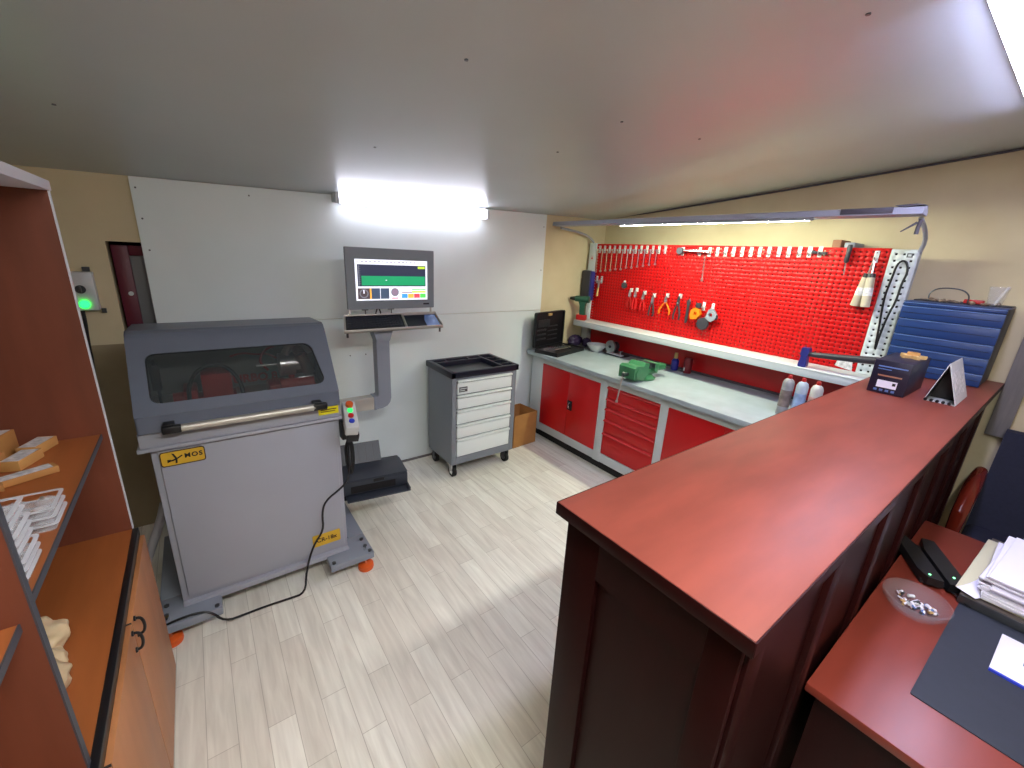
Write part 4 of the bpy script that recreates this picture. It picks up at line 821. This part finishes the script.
t = thing('glass_dish', 'clear oval glass dish filled with small wrapped bits on the desk', 'dish', (1.82, .08, .7502), math.radians(4))
MB().lathe([(0, 0), (.065, 0), (.075, .004), (.098, .030), (.10, .046), (.094, .047), (.088, .032), (.064, .009), (0, .008)], (0, 0, 0), 16, .98, .90).build('dish_shell', M['glass'], t, local=True, angle=.2)
mb = MB(); cols = ['paper', 'bluel', 'dsteel', 'tan', 'white']
for k in range(34):
    a = random.uniform(0, 2*PI); r = random.uniform(0, .055); mb.mi = random.choice((0, 1, 2, 2, 2, 3, 4)); 
    p = Vector((1.82+r*.7*math.cos(a), .08+r*1.1*math.sin(a), .764+random.uniform(0, .016))); q = p+Vector((random.uniform(-.02, .02), random.uniform(-.015, .015), random.uniform(-.004, .008)))
    mb.cyl(p, q, random.uniform(.003, .006), seg=7)
o = tag(mb.build('dish_contents', [M[c] for c in cols], None, (1.82, .08, .7585)), 'assorted small blue, white and yellowish bits in the glass dish', 'bits'); o['kind'] = 'stuff'
t = thing('document_folder', 'thick dark document folder with a shiny edge on the desk pad', 'folder', (2.275, -.175, .7535), math.radians(-2))
MB().box(-.285, .30, -.22, .165, 0, .034, .002).build('folder_cover', M['folder'], t, local=True)
MB().box(-.288, -.2845, -.22, .165, .002, .032, .001).build('metal_edge', M['dsteel'], t, local=True)
t = thing('plastic_sleeve', 'ivory plastic sleeve sticking out between the papers and the folder', 'sleeve', (2.26, -.165, .788), math.radians(-3))
MB().box(-.245, .27, -.20, .168, 0, .006, .002).build('sleeve_body', M['ivory'], t, local=True)
t = thing('paper_stack', 'thick loose stack of white papers lying on the dark folder', 'papers', (2.245, -.205, .7945), math.radians(-3))
for k in range(11):
    rz = Euler((0, 0, random.uniform(-.05, .05))).to_matrix(); o_ = random.uniform(-.012, .012)
    MB().box(-.235+o_, .19+o_, -.16, .155+o_, k*.0082, .0075+k*.0082, .0012, rot=rz, seg=1).build('sheet_bundle', M['paper'], t, local=True)
MB().box(-.06, .08, -.10, .04, .0662, .0668, rot=Euler((0, 0, .1)).to_matrix()).build('printed_sheet', M['label'], t, local=True) if 0 else None
t = thing('curled_paper', 'white sheet curling upward at the back left of the paper stack', 'paper', (2.06, -.03, .7945), math.radians(-25))
mb = MB(); pr = [(-.06, 0), (-.03, .001), (0, .006), (.03, .018), (.045, .036), (.05, .06)]
mb.prism([(a, b_) for a, b_ in pr]+[(a-.001, b_+.0015) for a, b_ in pr[::-1]], .055, (0, .02, 0), (1, 0, 0), (0, 0, 1)); mb.build('sheet', M['paper'], t, local=True)
t = thing('brochure', 'white brochure with a blue edge on the dark desk pad', 'brochure', (1.70, -.107, .7535), math.radians(-2))
MB().box(0, .22, -.30, 0, 0, .006, .001).build('cover', M['paper'], t, local=True)
MB().box(-.0012, .006, -.30, 0, -.0002, .0066).build('spine', M['bluebr'], t, local=True)
MB().box(.10, .125, -.16, -.055, .006, .0064).build('print_block', M['bluel'], t, local=True)
MB().box(.006, .022, -.15, -.09, .006, .0063).build('yellow_patch', M['yellowp'], t, local=True)

# office chair beyond the desk
t = thing('office_chair', 'dark navy office chair with glossy red wooden arms by the wall', 'chair', (3.17, -.18, 0))
MB().prism([(3.40, .46), (3.47, .46), (3.50, .75), (3.545, 1.03), (3.52, 1.05), (3.47, 1.045), (3.43, .80)], .50, (0, .085, 0), (1, 0, 0), (0, 0, 1)).build('backrest', M['navyf'], t)
MB().box(2.97, 3.43, -.415, .085, .41, .49, .03, seg=3).build('seat', M['navyf'], t)
for y in (.112, -.442):
    MB().tube([(3.44, y, .80), (3.36, y, .785), (3.24, y, .765), (3.14, y, .735), (3.06, y, .66), (3.05, y, .56), (3.10, y, .47), (3.2, y, .44)], [.026, .032, .034, .034, .032, .028, .026, .024], 12, 0).build('armrest', M['armw'], t)
MB().cyl((3.2, -.165, .10), (3.2, -.165, .42), .03).build('gas_column', M['black'], t)
for k in range(5):
    a = 2*PI*k/5+.3; e = Vector((3.2+.26*math.cos(a), -.165+.26*math.sin(a), .07))
    l = MB().tube([(3.2, -.165, .11), e], [.025, .016], 8).build('leg', M['armw'], t)
    MB().cyl((e.x-.012, e.y, .027), (e.x+.012, e.y, .027), .027, seg=14).build('caster', M['blackr'], l)

# ---------------------------------------------------------------- camera, view
cam = bpy.data.cameras.new('camera'); co = bpy.data.objects.new('camera', cam); COL.objects.link(co); sc.camera = co
yaw, pit, rol = 0.64852725, 0.29793735, 0.05292888
f = Vector((math.sin(yaw)*math.cos(pit), math.cos(yaw)*math.cos(pit), -math.sin(pit))); r = Vector((math.cos(yaw), -math.sin(yaw), 0)); u = r.cross(f)
r2 = r*math.cos(rol)+u*math.sin(rol); u2 = u*math.cos(rol)-r*math.sin(rol)
co.matrix_world = Matrix(((r2.x, u2.x, -f.x, 0), (r2.y, u2.y, -f.y, 0), (r2.z, u2.z, -f.z, 1.83), (0, 0, 0, 1)))
cam.sensor_fit = 'HORIZONTAL'; cam.sensor_width = 36; cam.lens = 420/1024*36; cam.clip_start = .02
wd = bpy.data.worlds.new('world'); sc.world = wd; wd.use_nodes = True
wd.node_tree.nodes['Background'].inputs[0].default_value = (.6, .65, .8, 1); wd.node_tree.nodes['Background'].inputs[1].default_value = .0
sc.view_settings.view_transform = 'Standard'; sc.view_settings.look = 'None'; sc.view_settings.gamma = 1; sc.view_settings.use_curve_mapping = False
sc.view_settings.exposure = 1.80
sc.cycles.use_denoising = True; sc.cycles.max_bounces = 8; sc.cycles.transparent_max_bounces = 16; sc.cycles.sample_clamp_indirect = 6
